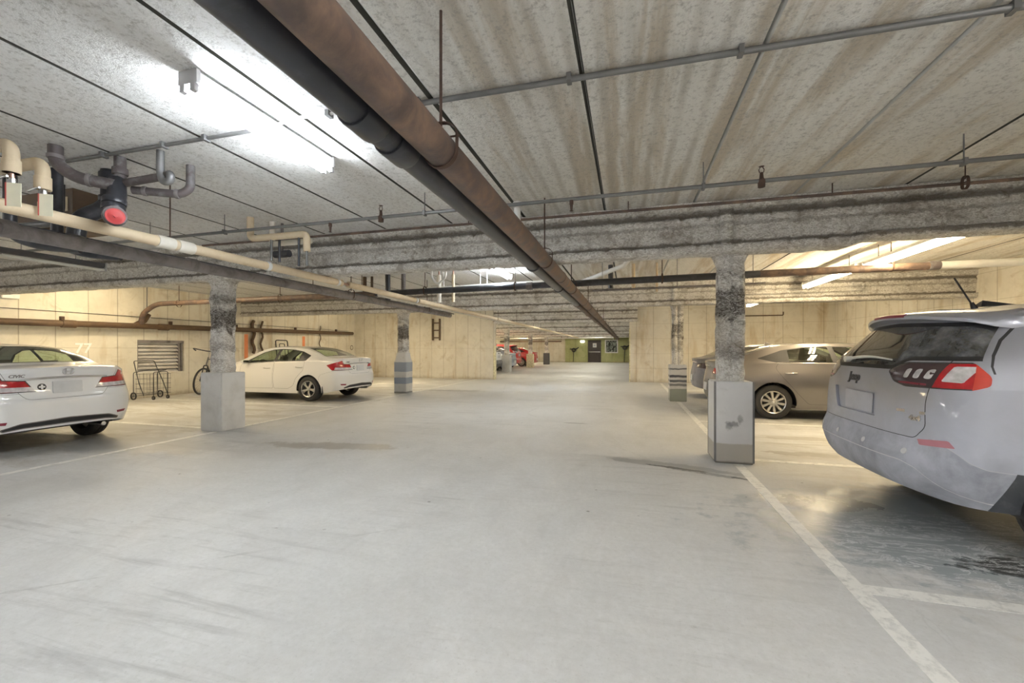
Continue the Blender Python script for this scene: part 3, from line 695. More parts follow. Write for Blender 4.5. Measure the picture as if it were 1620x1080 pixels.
for y, l in ((1.62, .16), (1.9, .17), (5.05, .07), (7.0, .05)): collar(t, (-1.125, y, 2.385), Y_, .09, l, 'blackp')
mb = MB(); mb.tube([(-1.125, 9.6, 2.385), (-1.125, 43.5, 2.385)], .076, 18); obj('brown_length', mb, M['brown'], t)
for y in (9.6, 12.4, 15.2, 18.5): collar(t, (-1.125, y, 2.385), Y_, .088, .06, 'brown')
# cross main under the ceiling, Y about 8.2
t = pipe('cross_pipe', 'long dark brown pipe crossing the garage beyond the nearest beam', [(-12.63, 8.25, 2.02), (-12.55, 8.25, 2.30), (-12.1, 8.25, 2.545), (-5.4, 8.2, 2.575)], .062, 'brown', fillet=.25)
mb = MB(); mb.tube([(-5.4, 8.2, 2.575), (2.2, 8.2, 2.655)], .062, 18); obj('black_length', mb, M['blackp'], t)
mb = MB(); mb.tube([(2.2, 8.2, 2.655), (4.62, 8.2, 2.67)], .062, 18); obj('brown_length', mb, M['brown'], t)
mb = MB(); mb.tube([(4.7, 8.2, 2.672), (7.3, 8.2, 2.675)], .06, 18); obj('white_length', mb, M['whitep'], t)
collar(t, (4.66, 8.2, 2.672), (1, 0, 0), .072, .14, 'iron'); collar(t, (-5.2, 8.2, 2.577), (1, 0, 0), .078, .1, 'whitep')
collar(t, (-1.3, 8.2, 2.618), (1, 0, 0), .085, .3, 'iron'); collar(t, (-1.9, 8.2, 2.61), (1, 0, 0), .076, .12, 'iron')
for x in (-11.2, -8.0, -4.2, -2.2, .6, 4.1, 6.4): hanger(t, x, 8.2, 2.62 + x * .0105 if x < 2.2 else 2.67, .062, H_C, axis='x')
# second, thinner parallel line with tee behind it
t = pipe('water_line', 'thin white line running above the long dark cross pipe', [(-4.3, 8.5, 2.70), (-1.5, 8.5, 2.74)], .022, 'whitep')
for x in (-3.9, -3.05, -2.9, -1.7):
    mb = MB(); mb.tube([(x, 8.5, 2.72), (x, 8.5, H_C)], .008, 6); obj('hanger_rod', mb, M['whitep'], t)
t = pipe('water_line', 'thin dark line right of the large pipes, under the dark cross pipe', [(-.7, 8.6, 2.52), (2.4, 8.6, 2.55)], .018, 'greyp')
for x in (-.5, .9, 2.2):
    mb = MB(); mb.tube([(x, 8.6, 2.53), (x, 8.6, H_C)], .007, 6); obj('hanger_rod', mb, M['galv'], t)
t = pipe('vent_pipe', 'white plastic pipe slanting up beyond the nearest beam', [(-1.05, 9.4, 2.82), (-.08, 8.35, 2.95), (.05, 8.2, H_C)], .045, 'whitep')
# vertical drops near the cross main in the aisle
for i, (x, y, z0, mt, r) in enumerate(((-.35, 8.9, 2.6, 'blackp', .05), (.1, 8.9, 2.55, 'beige', .035), (.55, 8.9, 2.5, 'beige', .02), (-5.35, 8.6, 2.45, 'blackp', .06), (-5.0, 8.7, 2.5, 'greyp', .05), (-6.1, 8.8, 2.5, 'tanp', .045), (-5.9, 8.8, 2.55, 'tanp', .03))):
    nm = ('black drop pipe right of the large pipes beyond the near beam', 'beige drop pipe right of the slanting white pipe', 'thin beige drop pipe beyond the near beam, rightmost', 'thick black drop pipe beside the beige line beyond the near beam', 'grey drop pipe right of the thick black one', 'tan drop pipe left of the thick black one', 'thin tan drop pipe beside the thick black one')[i]
    t = pipe('drop_pipe', nm, [(x, y, z0), (x, y, H_C)], r, mt); collar(t, (x, y, z0 + .15), (0, 0, 1), r * 1.2, .08, mt)
for i, (x, y) in enumerate(((-3.95, 8.365), (-3.62, 8.37))):
    t = pipe('valve_riser', ('white wrapped riser with valve and tag beside the dark cross pipe', 'beige wrapped riser right of the white valve riser')[i], [(x, y, 2.36), (x, y, 2.95)], (.05, .032)[i], ('wrap', 'beige')[i])
    mb = MB(); mb.tube([(x, y, 2.95), (x, y, H_C)], .018, 8); obj('copper_length', mb, M['copper'], t)
    mb = MB(); mb.box((x - .12, y - .06, 2.70), (x + .02, y - .045, 2.72)); obj('valve_handle', mb, M['chrome'], t)
t = pipe('trap', 'white looped drain trap under the near beam, beside the dark cross pipe', [(-3.75, 7.6, H_C), (-3.75, 7.6, 2.75), (-3.62, 7.6, 2.62), (-3.45, 7.6, 2.75), (-3.45, 7.6, H_C)], .022, 'whitep', fillet=.06)
# long beige insulated line and the grey pipe under it
t = pipe('insulated_pipe', 'long beige insulated pipe running down the left edge of the aisle', [(-4.49, -6, 2.42), (-4.49, 5.85, 2.42)], .052, 'beige')
for a, b in ((6.02, 8.3), (8.45, 14.2), (14.3, 21), (21.1, 32), (32.1, 41)):
    mb = MB(); mb.tube([(-4.49, a, 2.42), (-4.49, min(b, 39.3), 2.42)], .05, 18); obj('pipe_run', mb, M['beige'], t)
mb = MB(); mb.tube([(-4.49, 5.7, 2.42), (-4.49, 39.3, 2.42)], .022, 10); obj('bare_copper_length', mb, M['copper'], t)
for y in (3.15, 3.35): collar(t, (-4.49, y, 2.42), Y_, .062, .16, 'wrap', 'fabric_wrap')
for y in (4.4, 5.75, 8.35): collar(t, (-4.49, y, 2.42), Y_, .06, .05, 'white', 'clip')
for y in (-2, 3.2, 6.4, 9.6, 13, 17, 22, 27, 33):
    mb = MB(); mb.tube([(-4.49, y, 2.45), (-4.49, y, H_C)], .007, 6); obj('hanger_rod', mb, M['rust'], t)
t = pipe('insulated_pipe', 'thin cream line running beside the long beige pipe, far part of the aisle', [(-4.68, 7.2, 2.40), (-4.68, 39.3, 2.40)], .03, 'wrap')
for y in (9.8, 15, 21, 28):
    mb = MB(); mb.tube([(-4.68, y, 2.42), (-4.68, y, H_C)], .007, 6); obj('hanger_rod', mb, M['rust'], t)
t = DP = pipe('drain_pipe', 'dusty grey pipe running below the beige insulated one', [(-4.86, -6, 2.33), (-4.86, 11, 2.30)], .062, 'greyp')
for y in (2.2, 3.7, 6.5, 9.0): collar(t, (-4.86, y, 2.325), Y_, .072, .1, 'greyp')
for y in (1.45, 6.6, 9.6): hanger(t, -4.86, y, 2.32, .062, H_C)
t = pipe('conduit', 'thin dark line tucked beside the dusty grey pipe', [(-5.17, -4, 2.44), (-5.17, 12, 2.43)], .018, 'blackp')
for y in (1.5, 6.0, 10.5):
    mb = MB(); mb.tube([(-5.17, y, 2.44), (-5.17, y, H_C)], .006, 6); obj('hanger_rod', mb, M['rust'], t)
# ceiling conduits and sprinkler branch
def clips(t, pts, mat='galv'):
    for x, y, z in pts:
        mb = MB(); mb.box((x - .014, y - .03, z - .02), (x + .014, y + .03, H_C - .001)); obj('clip', mb, M[mat], t)
t = pipe('conduit', 'thin grey conduit clipped across the ceiling, left of the bright strip light', [(-8.2, 2.58, 3.055), (-2.70, 2.64, 3.06)], .015, 'galv'); clips(t, [(-4.45, 2.615, 3.055), (-3.75, 2.625, 3.055), (-3.3, 2.63, 3.055), (-6.2, 2.6, 3.06)])
t = pipe('conduit', 'white flexible cable from the strip light towards the large pipes', [(-2.56, 2.58, 3.03), (-2.4, 2.56, 3.05), (-2.1, 2.6, 3.062), (-1.41, 2.64, 3.062)], .011, 'whitep'); clips(t, [(-2.1, 2.6, 3.06)])
t = pipe('conduit', 'grey conduit clipped across the ceiling to the right of the large pipes', [(-1.45, 2.64, 3.05), (7.2, 2.76, 3.05)], .018, 'galv'); clips(t, [(-1.4, 2.64, 3.05), (-.36, 2.655, 3.05), (.62, 2.67, 3.05), (1.85, 2.69, 3.05), (3.6, 2.72, 3.05), (5.5, 2.74, 3.05)])
t = pipe('sprinkler_pipe', 'thin sprinkler pipe crossing the whole ceiling in front of the nearest beam', [(-12.8, 4.23, 2.845), (7.2, 4.23, 2.86)], .019, 'galv')
for x in (-9, -6.3, -5.0, -2.17, .67, 2.6, 5):
    mb = MB(); mb.tube([(x, 4.23, 2.82), (x, 4.23, H_C)], .005, 6); mb.box((x - .012, 4.2, 2.825), (x + .012, 4.26, 2.88)); obj('pipe_hanger', mb, M['galv'], t)
for x in (-2.72, 1.15, 4.6):
    mb = MB(); mb.lathe([(2.80, .001), (2.80, .03), (2.86, .032), (2.88, .018), (2.93, .014), (2.935, .001)], 'z', (x, 4.23, 0), 12)
    mb.tube([(x - .016, 4.23, 2.93), (x - .022, 4.23, 2.955), (x - .006, 4.23, 2.985)], .004, 6); mb.tube([(x + .016, 4.23, 2.93), (x + .022, 4.23, 2.955), (x + .006, 4.23, 2.985)], .004, 6)
    mb.lathe([(2.985, .001), (2.985, .024), (2.992, .001)], 'z', (x, 4.23, 0), 12); obj('sprinkler_head', mb, M['rust'], t)
for x in (-.55, -3.4):
    mb = MB(); mb.tube([(x, 4.23, 2.84), (x, 4.23, 2.80)], .02, 10); mb.tube([(x, 4.23, 2.80), (x, 4.23, 2.74)], [.016, .01], 10); mb.lathe([(2.735, .001), (2.735, .02), (2.742, .001)], 'z', (x, 4.23, 0), 12); obj('pendent_head', mb, M['rust'], t)
t = pipe('white_fitting', 'short white plastic stub beside the large pipes below the sprinkler pipe', [(-1.13, 4.3, 2.88), (-1.13, 4.3, 2.50)], .035, 'whitep'); collar(t, (-1.13, 4.3, 2.87), (0, 0, 1), .045, .06, 'whitep')
t = pipe('conduit', 'thin rusty pipe running along the top of the nearest beam', [(-6.5, 5.12, 2.985), (5.2, 5.12, 2.955)], .016, 'brown')
for x in (-5, -2, 0, 2.05, 4.2):
    mb = MB(); mb.tube([(x, 5.12, 2.96), (x, 5.12, H_C)], .006, 6); obj('hanger_rod', mb, M['rust'], t)
hanger(thing('pipe_hanger', 'rusty hanger rod and loop just right of the large pipes before the beam', 'hanger', (-.94, 4.58, 2.6)), 2.93, 4.75, 2.83, .03, H_C, axis='x')
# wall pipe, conduits and boxes on the left wall
t = pipe('wall_pipe', 'long tan-brown pipe running along the left wall', [(-12.66, -4, 1.80), (-12.66, 17.3, 2.09)], .075, 'tanp')
for y in (6.75, 8.85, 1.5): collar(t, (-12.66, y, 1.85 + y * .0135), Y_, .092, .26, 'tanp')
for y in (2, 6.5, 8.9, 11, 13.6, 16): 
    mb = MB(); mb.box((-12.9, y - .025, 1.83 + y * .0135), (-12.62, y + .025, 1.87 + y * .0135)); mb.box((-12.7, y + .1, 1.90 + y * .0135), (-12.62, y + .16, 2.02 + y * .0135)); obj('bracket', mb, M['rust'], t)
mb = MB(); mb.tube([(-12.66, 8.1, 1.96), (-12.66, 8.35, 2.12), (-12.66, 8.45, 2.3)], .07, 16); obj('wye', mb, M['tanp'], t)
t = pipe('wall_wire', 'thin dark wire running along the left wall above the tan pipe', [(-12.88, -2, 2.26), (-12.88, 17.3, 2.20)], .007, 'blackw')
t = pipe('wall_conduit', 'vertical conduit coming down to a white box over the louvre', [(-12.87, 8.56, 2.28), (-12.87, 8.56, H_C)], .012, 'galv')
mb = MB(); mb.box((-12.9, 8.48, 2.18), (-12.83, 8.63, 2.29)); obj('junction_box', mb, M['white'], t)
mb = MB(); mb.box((-12.9, 5.72, 2.44), (-12.80, 6.0, 2.60)); bmesh.ops.bevel(mb.bm, geom=mb.bm.edges[:], offset=.01, segments=2, affect='EDGES')
t = tag(obj('sensor_box', mb, M['white'], org=Vector((-12.9, 5.86, 2.44))), 'small white box high on the left wall above the white sedan', 'box')
t = pipe('wall_conduit', 'thin conduit looping down from the small white box on the left wall', [(-12.88, 5.7, 2.52), (-12.88, 5.62, 2.35), (-12.88, 5.4, 2.3), (-12.88, 4.4, 2.3)], .012, 'galv', fillet=.08)
for i, (y, z0, z1, r) in enumerate(((11.95, 1.2, 2.36, .05), (12.3, 1.2, 2.36, .035), (15.3, 1.4, 2.35, .018))):
    pts = [(-12.82, y + .05 * math.sin(k * 1.3 + i), z0 + (z1 - z0) * k / 10) for k in range(11)]
    pipe('hanging_hose', ('thick brown hose hanging on the left wall by the orange stripe', 'thinner brown hose hanging beside the thick one', 'thin dark hose hanging on the left wall above the parked sedan roof')[i], pts, r, 'tanp', 'hose')
# ceiling plumbing near the top left corner
t = thing('soil_pipe_cluster', 'dark iron drain fittings under the ceiling with a red clean-out cap', 'pipe', (-4.45, 2.7, 2.85))
def part(name, pts, r, mat, fillet=0, p=None, seg=16):
    mb = MB(); mb.tube(pts, r, seg, fillet=fillet); return obj(name, mb, M[mat], p or t, ang=.9)
part('elbow_pipe', [(-4.70, 2.42, (H_C - .003)), (-4.70, 2.42, 2.93), (-4.60, 2.50, 2.83), (-4.38, 2.66, 2.80)], .05, 'iron', .12)
collar(t, (-4.70, 2.42, 2.985), (0, 0, 1), .058, .03, 'greyp'); collar(t, (-4.52, 2.555, 2.82), (.75, .55, -.1), .057, .03, 'greyp')
part('vertical_stub', [(-4.42, 2.72, (H_C - .003)), (-4.42, 2.72, 2.70)], .045, 'iron'); collar(t, (-4.42, 2.72, 2.95), (0, 0, 1), .058, .06, 'iron')
part('tee_body', [(-4.42, 2.70, 2.86), (-4.36, 2.66, 2.72), (-4.34, 2.62, 2.56)], [.062, .068, .07], 'blackp')
collar(t, (-4.345, 2.63, 2.64), (.1, -.15, -1), .085, .05, 'blackp'); collar(t, (-4.34, 2.62, 2.585), (.1, -.15, -1), .082, .05, 'blackp')
part('clean_out', [(-4.34, 2.62, 2.56), (-4.28, 2.58, 2.49), (-4.12, 2.50, 2.455)], .07, 'iron', .06)
for q, rr in ((.02, .082), (.05, .078)): collar(t, (-4.18 + q, 2.53 - q * .5, 2.465), (.85, -.45, -.1), rr, .022, 'iron', 'flange')
d_ = Vector((.85, -.45, -.1)).normalized(); c0 = Vector((-4.12, 2.50, 2.455))
mb = MB(); mb.tube([c0, c0 + d_ * .012], .064, 24); mb.tube([c0 + d_ * .012, c0 + d_ * .016], [.05, .02], 24); mb.tube([c0 + d_ * .01, c0 + d_ * .04], .014, 4); o = obj('clean_out_cap', mb, M['red'], t); o['label'] = 'red screw cap'
part('branch_pipe', [(-4.42, 2.72, 2.84), (-3.96, 2.74, 2.86)], .034, 'iron')
part('p_trap', [(-3.93, 2.72, (H_C - .003)), (-3.93, 2.72, 2.88), (-3.90, 2.72, 2.80), (-3.83, 2.73, 2.80), (-3.82, 2.73, 2.87), (-3.96, 2.76, 2.88)], .030, 'galv', .05)
part('lower_branch', [(-4.36, 2.78, 2.80), (-4.05, 2.98, 2.80), (-3.98, 3.02, 2.86), (-3.98, 3.02, (H_C - .003))], .036, 'iron', .05)
collar(t, (-4.28, 2.83, 2.80), (.8, .5, 0), .043, .03, 'greyp'); collar(t, (-4.07, 2.965, 2.80), (.8, .5, 0), .043, .03, 'greyp')
t = thing('soil_pipe', 'thick black drain pipe bending down beside the iron clean-out fittings', 'pipe', (-4.85, 2.85, 3.08))
part('bend', [(-4.85, 2.90, (H_C - .003)), (-4.85, 2.90, 2.78), (-4.88, 2.86, 2.70), (-5.0, 2.74, 2.58), (-5.0, 2.72, 2.41)], .07, 'blackp', .1)
collar(t, (-4.85, 2.90, 3.0), (0, 0, 1), .085, .10, 'blackp'); collar(t, (-4.85, 2.90, 2.80), (0, 0, 1), .085, .05, 'blackp'); collar(t, (-4.855, 2.89, 2.74), (0, 0, 1), .083, .03, 'blackp')
def riser(x, y, label, z1=2.88, run=-1.2, tagc=True, zb=2.42):
    zb = 2.48; t = thing('insulated_riser', label, 'pipe', (x, y, zb))
    mb = MB(); mb.tube([(x + run, y - .02, z1), (x, y, z1), (x, y, z1 - .22)], .045, 16, fillet=.09); obj('insulated_elbow', mb, M['beige'], t, ang=.9)
    collar(t, (x, y, z1 - .17), (0, 0, 1), .052, .10, 'beige', 'insulated_cap')
    mb = MB(); mb.tube([(x, y, z1 - .2), (x, y, zb)], .018, 10); obj('copper_length', mb, M['copper'], t)
    mb = MB(); mb.tube([(x, y, 2.62), (x, y, 2.53)], .026, 10); mb.tube([(x, y, 2.56), (x + .05, y - .03, 2.56)], .014, 8); obj('valve_body', mb, M['chrome'], t)
    mb = MB(); mb.tube([(x - .08, y - .05, 2.60), (x, y - .04, 2.62), (x + .04, y - .04, 2.62)], .008, 6); obj('valve_handle', mb, M['chrome'], t)
    if tagc:
        mb = MB(); q = Matrix.Translation((x + .13, y - .05, 2.47)) @ Matrix.Rotation(.55, 4, 'Z')
        mb.box((-.045, -.003, -.085), (.045, .003, .085), 0, q); mb.box((-.045, -.004, -.085), (-.037, .004, .085), 1, q)
        o = obj('tag', mb, [M['tag'], M['tagred']], t); o['label'] = 'cream paper tag with red edge'
    return t
riser(-4.43, 2.03, 'thick beige insulated elbow with copper drop and cream tag, at the left picture edge')
riser(-4.50, 2.24, 'second beige insulated elbow with valve and tag, behind the first', 2.84)
t = thing('insulated_loop', 'beige insulated pipe loop under the ceiling, left of the nearest beam middle', 'pipe', (-4.4, 4.45, 2.8))
part('loop_pipe', [(-4.79, 4.42, H_C), (-4.79, 4.42, 2.80), (-3.90, 4.42, 2.80), (-3.90, 4.42, 2.58)], .042, 'beige', .07)
part('copper_drop', [(-3.90, 4.42, 2.60), (-3.90, 4.42, 2.40)], .016, 'galv'); part('copper_drop', [(-4.02, 4.42, 2.76), (-4.02, 4.42, 2.40)], .014, 'blackp')
part('copper_drop', [(-4.45, 4.42, 2.78), (-4.45, 4.42, 2.49)], .016, 'galv'); part('copper_drop', [(-4.40, 4.5, 2.78), (-4.40, 4.5, 2.49)], .016, 'blackp')
t = thing('insulated_loop', 'cream insulated loop just behind the beige one', 'pipe', (-4.4, 4.6, 2.8))
part('loop_pipe', [(-4.68, 4.66, H_C), (-4.68, 4.66, 2.78), (-4.05, 4.66, 2.78)], .036, 'wrap', .06)
t = pipe('gate_valve', 'black round valve hanging beside the beige loop', [(-4.72, 4.75, 2.66), (-4.6, 4.75, 2.66), (-4.48, 4.75, 2.66)], .05, 'blackp', 'valve', sub='body'); part('stem', [(-4.6, 4.75, 2.66), (-4.6, 4.75, H_C)], .018, 'greyp')
for y in (2.42, 2.74): part('branch_elbow', [(-5.3, y, H_C), (-5.3, y, 2.36), (-5.15, y + .13, 2.29), (-4.9, y + .28, 2.28)], .045, 'blackp', .1, DP)
# framed opening with beige paper seen past the fittings
t = thing('duct_box', 'tan metal box with two paper tags under the ceiling behind the iron fittings', 'box', (-6.35, 3.0, 2.7))
mb = MB(); mb.box((-6.75, 3.1, 2.66), (-5.75, 3.45, H_C)); obj('casing', mb, M['tanp'], t)
mb = MB(); mb.box((-6.30, 3.088, 2.80), (-6.1, 3.098, 2.98)); obj('paper_tag', mb, M['beige'], t)
mb = MB(); mb.box((-5.95, 3.088, 2.84), (-5.82, 3.098, 2.99)); obj('paper_tag', mb, M['beige'], t)
t = pipe('duct_rail', 'dark pipe below the tan box, top left', [(-7.9, 2.97, 2.70), (-5.9, 3.0, 2.68), (-5.75, 3.0, 2.78), (-5.75, 3.0, H_C)], .035, 'blackp', fillet=.08)
pipe('rust_pipe', 'short red-brown pipe at the very top left corner of the ceiling', [(-6, 1.18, 2.97), (-2.2, 1.12, 2.97)], .04, 'brown')
# ladders of unistrut on the partition walls
def rack(x, y, z0, z1, label, side):
    t = thing('wall_rack', label, 'rack', (x, y, z0))
    for sx in (-.17, .17):
        mb = MB(); mb.box((x + sx - .03, y - .08, z0), (x + sx + .03, y, z1)); obj('rail', mb, M['tanp'], t)
    k = z0 + .1
    while k < z1:
        mb = MB(); mb.box((x - .17, y - .07, k), (x + .17, y - .02, k + .05)); obj('rung', mb, M['tanp'], t); k += .34
rack(-8.55, 17.85, 1.75, 2.75, 'tan metal rack on the partition wall just right of the banded column', 1)
rack(4.0, 17.95, 1.55, 2.75, 'tan metal rack on the right partition wall behind the taupe sedan', 1)
pipe('wall_conduit', 'thin brown conduit across the right partition wall', [(3.5, 17.92, 2.62), (5.6, 17.92, 2.62), (5.6, 17.92, 2.75)], .02, 'tanp', fillet=.05)
pipe('wall_conduit', 'rough sprayed conduit bent across the second beam on the right', [(1.6, 11.45, 2.70), (5.2, 11.45, 2.72), (5.2, 11.45, 2.86), (5.0, 11.45, 2.87)], .03, 'spray', fillet=.06)
mb = MB(); mb.lathe([(0, .10), (.012, .115), (.02, .10), (.012, .085), (0, .10)], 'x', (XL, 17.55, 1.42), 24); tag(obj('wall_ring', mb, M['tanp'], org=Vector((XL, 17.55, 1.42))), 'tan ring on the left wall near the corner', 'ring')
# far cross pipe and small lamp by the door
t = pipe('cross_pipe', 'thin white pipe crossing just before the far green wall', [(-12.5, 39.5, 2.36), (-1.32, 39.5, 2.38), (-1.32, 39.5, 2.2)], .05, 'whitep')
for x in (-11.5, -9.5, -7.5, -5, -2.5):
    mb = MB(); mb.tube([(x, 39.5, 2.4), (x, 39.5, H_C)], .01, 6); obj('hanger_rod', mb, M['galv'], t)
pipe('cross_pipe', 'brown pipe crossing before the far warm-lit wall', [(-12.6, 41, 2.1), (-6.3, 41, 2.1), (-6.3, 41, H_C - .003)], .06, 'tanp')
t = thing('wall_lamp', 'small glowing wall lamp left of the dark door', 'light', (-4.45, YF - .15, 2.2))
mb = MB(); mb.box((-4.75, YF - .2, 2.0), (-4.3, YF - .151, 2.25)); obj('backplate', mb, M['white'], t)
mb = MB(); mb.box((-4.72, YF - .27, 2.02), (-4.33, YF - .2, 2.22)); bmesh.ops.bevel(mb.bm, geom=mb.bm.edges[:], offset=.02, segments=2, affect='EDGES'); obj('diffuser', mb, m_emit('lamp_glow', (1, .95, .75), 3), t)
# dark shapes on the far wall
for i, (x, z) in enumerate(((-5.4, 1.25), (-.35, 1.5))):
    t = thing('hose_reel', ('dark coiled hose on the green wall left of the door', 'dark coiled hose on the green wall right of the window')[i], 'hose', (x, YF - .15, z))
    mb = MB(); mb.lathe([(YF - .22, .12), (YF - .36, .12), (YF - .36, .22), (YF - .22, .22)], 'y', (x, 0, z), 20, close=True); obj('coil', mb, M['dark'], t)
    mb = MB(); mb.tube([(x - .4, YF - .3, z + .1), (x + .3, YF - .3, z + .12), (x + .5, YF - .3, z + .3)], .05, 8, fillet=.1); mb.tube([(x, YF - .3, z), (x - .05, YF - .3, .03)], .03, 8); obj('hose_end', mb, M['dark'], t)
# louvre in the left wall
t = thing('wall_louvre', 'grey slatted louvre set into the left wall above the wire cart', 'louvre', (XL, 8.97, .69))
for i in range(9):
    z = LZ0 + .0 + i * (LZ1 - LZ0) / 9; mb = MB(); q = (LZ1 - LZ0) / 9
    mb.prism([(-.16, z + q * .9), (-.155, z + q), (-.045, z + .01), (-.05, z)], lambda u, v, h: (XL + u, h, v), LY0 + .02, LY1 - .12); obj('slat', mb, M['louv'], t)
for a, b, n_ in (((XL - .17, LY0, LZ0), (XL - .03, LY0 + .03, LZ1), 'frame_side'), ((XL - .17, LY1 - .14, LZ0), (XL - .03, LY1 - .10, LZ1), 'frame_side'), ((XL - .13, LY1 - .07, LZ0), (XL - .02, LY1 - .04, LZ1), 'frame_side'), ((XL - .16, LY0, LZ1 - .07), (XL - .02, LY1, LZ1), 'frame_top'), ((XL - .19, LY0, LZ0), (XL - .172, LY1, LZ1), 'back_panel')):
    mb = MB(); mb.box(a, b); obj(n_, mb, M['greyp' if n_ != 'back_panel' else 'dark'], t)
# folding wire cart
def wheel_small(t, c, r, ax='y', mat='dark'):
    mb = MB(); mb.lathe([(-.012, r - .022), (-.014, r), (.014, r), (.012, r - .022)], ax, c, 20, close=True)
    o = obj('cart_wheel', mb, M['dark'], t); mb = MB()
    for k in range(8):
        a = PI * k / 4; u, v = math.cos(a) * (r - .02), math.sin(a) * (r - .02); c_ = Vector(c)
        mb.tube([c_, c_ + (Vector((u, 0, v)) if ax == 'y' else Vector((0, u, v)))], .003, 5)
    mb.lathe([(-.02, .001), (-.02, .018), (.02, .018), (.02, .001)], ax, c, 12); o2 = obj('spokes', mb, M['galv'], o)
t = thing('shopping_cart', 'folding black wire shopping cart standing under the louvre', 'cart', (-12.35, 8.45, 0))
def wire(name, pts, r=.009, f=.05): 
    mb = MB(); mb.tube(pts, r, 8, fillet=f); return obj(name, mb, M['dark'], t)
cx, c0y, c1y = -12.45, 8.12, 8.72
wire('handle_frame', [(cx + .12, c0y, .12), (cx - .05, c0y, .45), (cx - .32, c0y + .05, 1.03), (cx - .32, c1y - .05, 1.03), (cx - .05, c1y, .45), (cx + .12, c1y, .12)], .011)
wire('rear_frame', [(cx - .25, c0y, .12), (cx - .25, c0y, .72), (cx + .1, c0y, .78), (cx + .1, c1y, .78), (cx - .25, c1y, .72), (cx - .25, c1y, .12)], .009)
wire('front_frame', [(cx + .3, c0y + .12, .06), (cx + .3, c0y + .12, .74), (cx + .3, c1y - .12, .74), (cx + .3, c1y - .12, .06)], .009)
bk = MB()
for k in range(7):
    y = c0y + .04 + (c1y - c0y - .08) * k / 6; bk.tube([(cx - .22, y, .68), (cx - .2, y, .16), (cx + .26, y, .16), (cx + .28, y, .68)], .003, 5)
for k in range(5):
    z = .16 + .13 * k; bk.tube([(cx - .22, c0y + .02, z), (cx + .28, c0y + .02, z), (cx + .28, c1y - .02, z), (cx - .22, c1y - .02, z), (cx - .22, c0y + .02, z)], .003, 5)
obj('basket', bk, M['dark'], t)
wheel_small(t, (cx - .2, c0y - .03, .10), .10); wheel_small(t, (cx - .2, c1y + .03, .10), .10)
wheel_small(t, (cx + .3, c0y + .12, .05), .05); wheel_small(t, (cx + .3, c1y - .12, .05), .05)
wire('axle', [(cx - .2, c0y - .03, .10), (cx - .2, c1y + .03, .10)], .006, 0)
# bicycle leaning by the wall, front wheel towards the aisle
t = thing('bicycle', 'old bicycle with white handlebars leaning on the left wall behind the near column', 'bicycle', (-12.45, 10.1, 0))
BM = Matrix.Translation((-12.20, 9.54, 0)) @ Matrix.Rotation(math.radians(112), 4, 'Z') @ Matrix.Scale(1.2, 4) @ Matrix.Rotation(math.radians(7), 4, 'X')
def bp(name, pts, r, mat, parent=None, f=0):
    mb = MB(); mb.tube([BM @ Vector(p) for p in pts], r, 8, fillet=f); return obj(name, mb, M[mat], parent or t, ang=1)
def bwheel(x):
    mb = MB(); R = .335
    mb.lathe([(-.015, R - .03), (-.018, R - .01), (0, R), (.018, R - .01), (.015, R - .03)], 'y', (x, 0, R), 36, close=True); mb.bm.transform(BM); o = obj('wheel', mb, M['dark'], t)
    mb = MB(); mb.lathe([(-.012, R - .045), (-.012, R - .028), (.012, R - .028), (.012, R - .045)], 'y', (x, 0, R), 36, close=True)
    for k in range(18):
        a = 2 * PI * k / 18; mb.tube([(x, 0, R), (x + math.cos(a) * (R - .03), 0, R + math.sin(a) * (R - .03))], .0018, 4)
    mb.tube([(x, -.04, R), (x, .04, R)], .018, 8); mb.bm.transform(BM); obj('rim', mb, M['galv'], o)
bwheel(0); bwheel(1.02)
bp('fork', [(0, -.05, .335), (.08, -.045, .72), (.08, .045, .72), (0, .05, .335)], .016, 'dark', f=.03); bp('head_tube', [(.08, 0, .70), (.14, 0, .93)], .02, 'galv')
bp('down_tube', [(.09, 0, .76), (.52, 0, .30)], .017, 'darkg'); bp('top_tube', [(.13, 0, .88), (.66, 0, .84)], .015, 'darkg'); bp('seat_tube', [(.52, 0, .30), (.70, 0, .95)], .016, 'darkg')
bp('chain_stay', [(.52, 0, .30), (1.02, 0, .335)], .010, 'darkg'); bp('seat_stay', [(.67, 0, .84), (1.02, 0, .335)], .009, 'darkg')
bp('stem', [(.14, 0, .93), (.155, 0, 1.05), (.08, 0, 1.08)], .013, 'chrome', f=.02)
bp('handlebar', [(.12, -.30, 1.06), (-.04, -.28, 1.12), (.06, -.1, 1.09), (.08, 0, 1.08), (.06, .1, 1.09), (-.04, .28, 1.12), (.12, .30, 1.06)], .018, 'darkg', f=.06)
mb = MB(); mb.rings([[BM @ Vector((x, w_ * s_, z)) for s_, z in ((-1, .96), (-.8, 1.0), (.8, 1.0), (1, .96))] for x, w_ in ((.56, .015), (.62, .03), (.74, .08), (.82, .09), (.84, .06))]); obj('saddle', mb, M['dark'], t)
mb = MB(); mb.tube([BM @ Vector((.52, -.03, .30)), BM @ Vector((.52, .03, .30))], .09, 20); obj('chainring', mb, M['galv'], t)
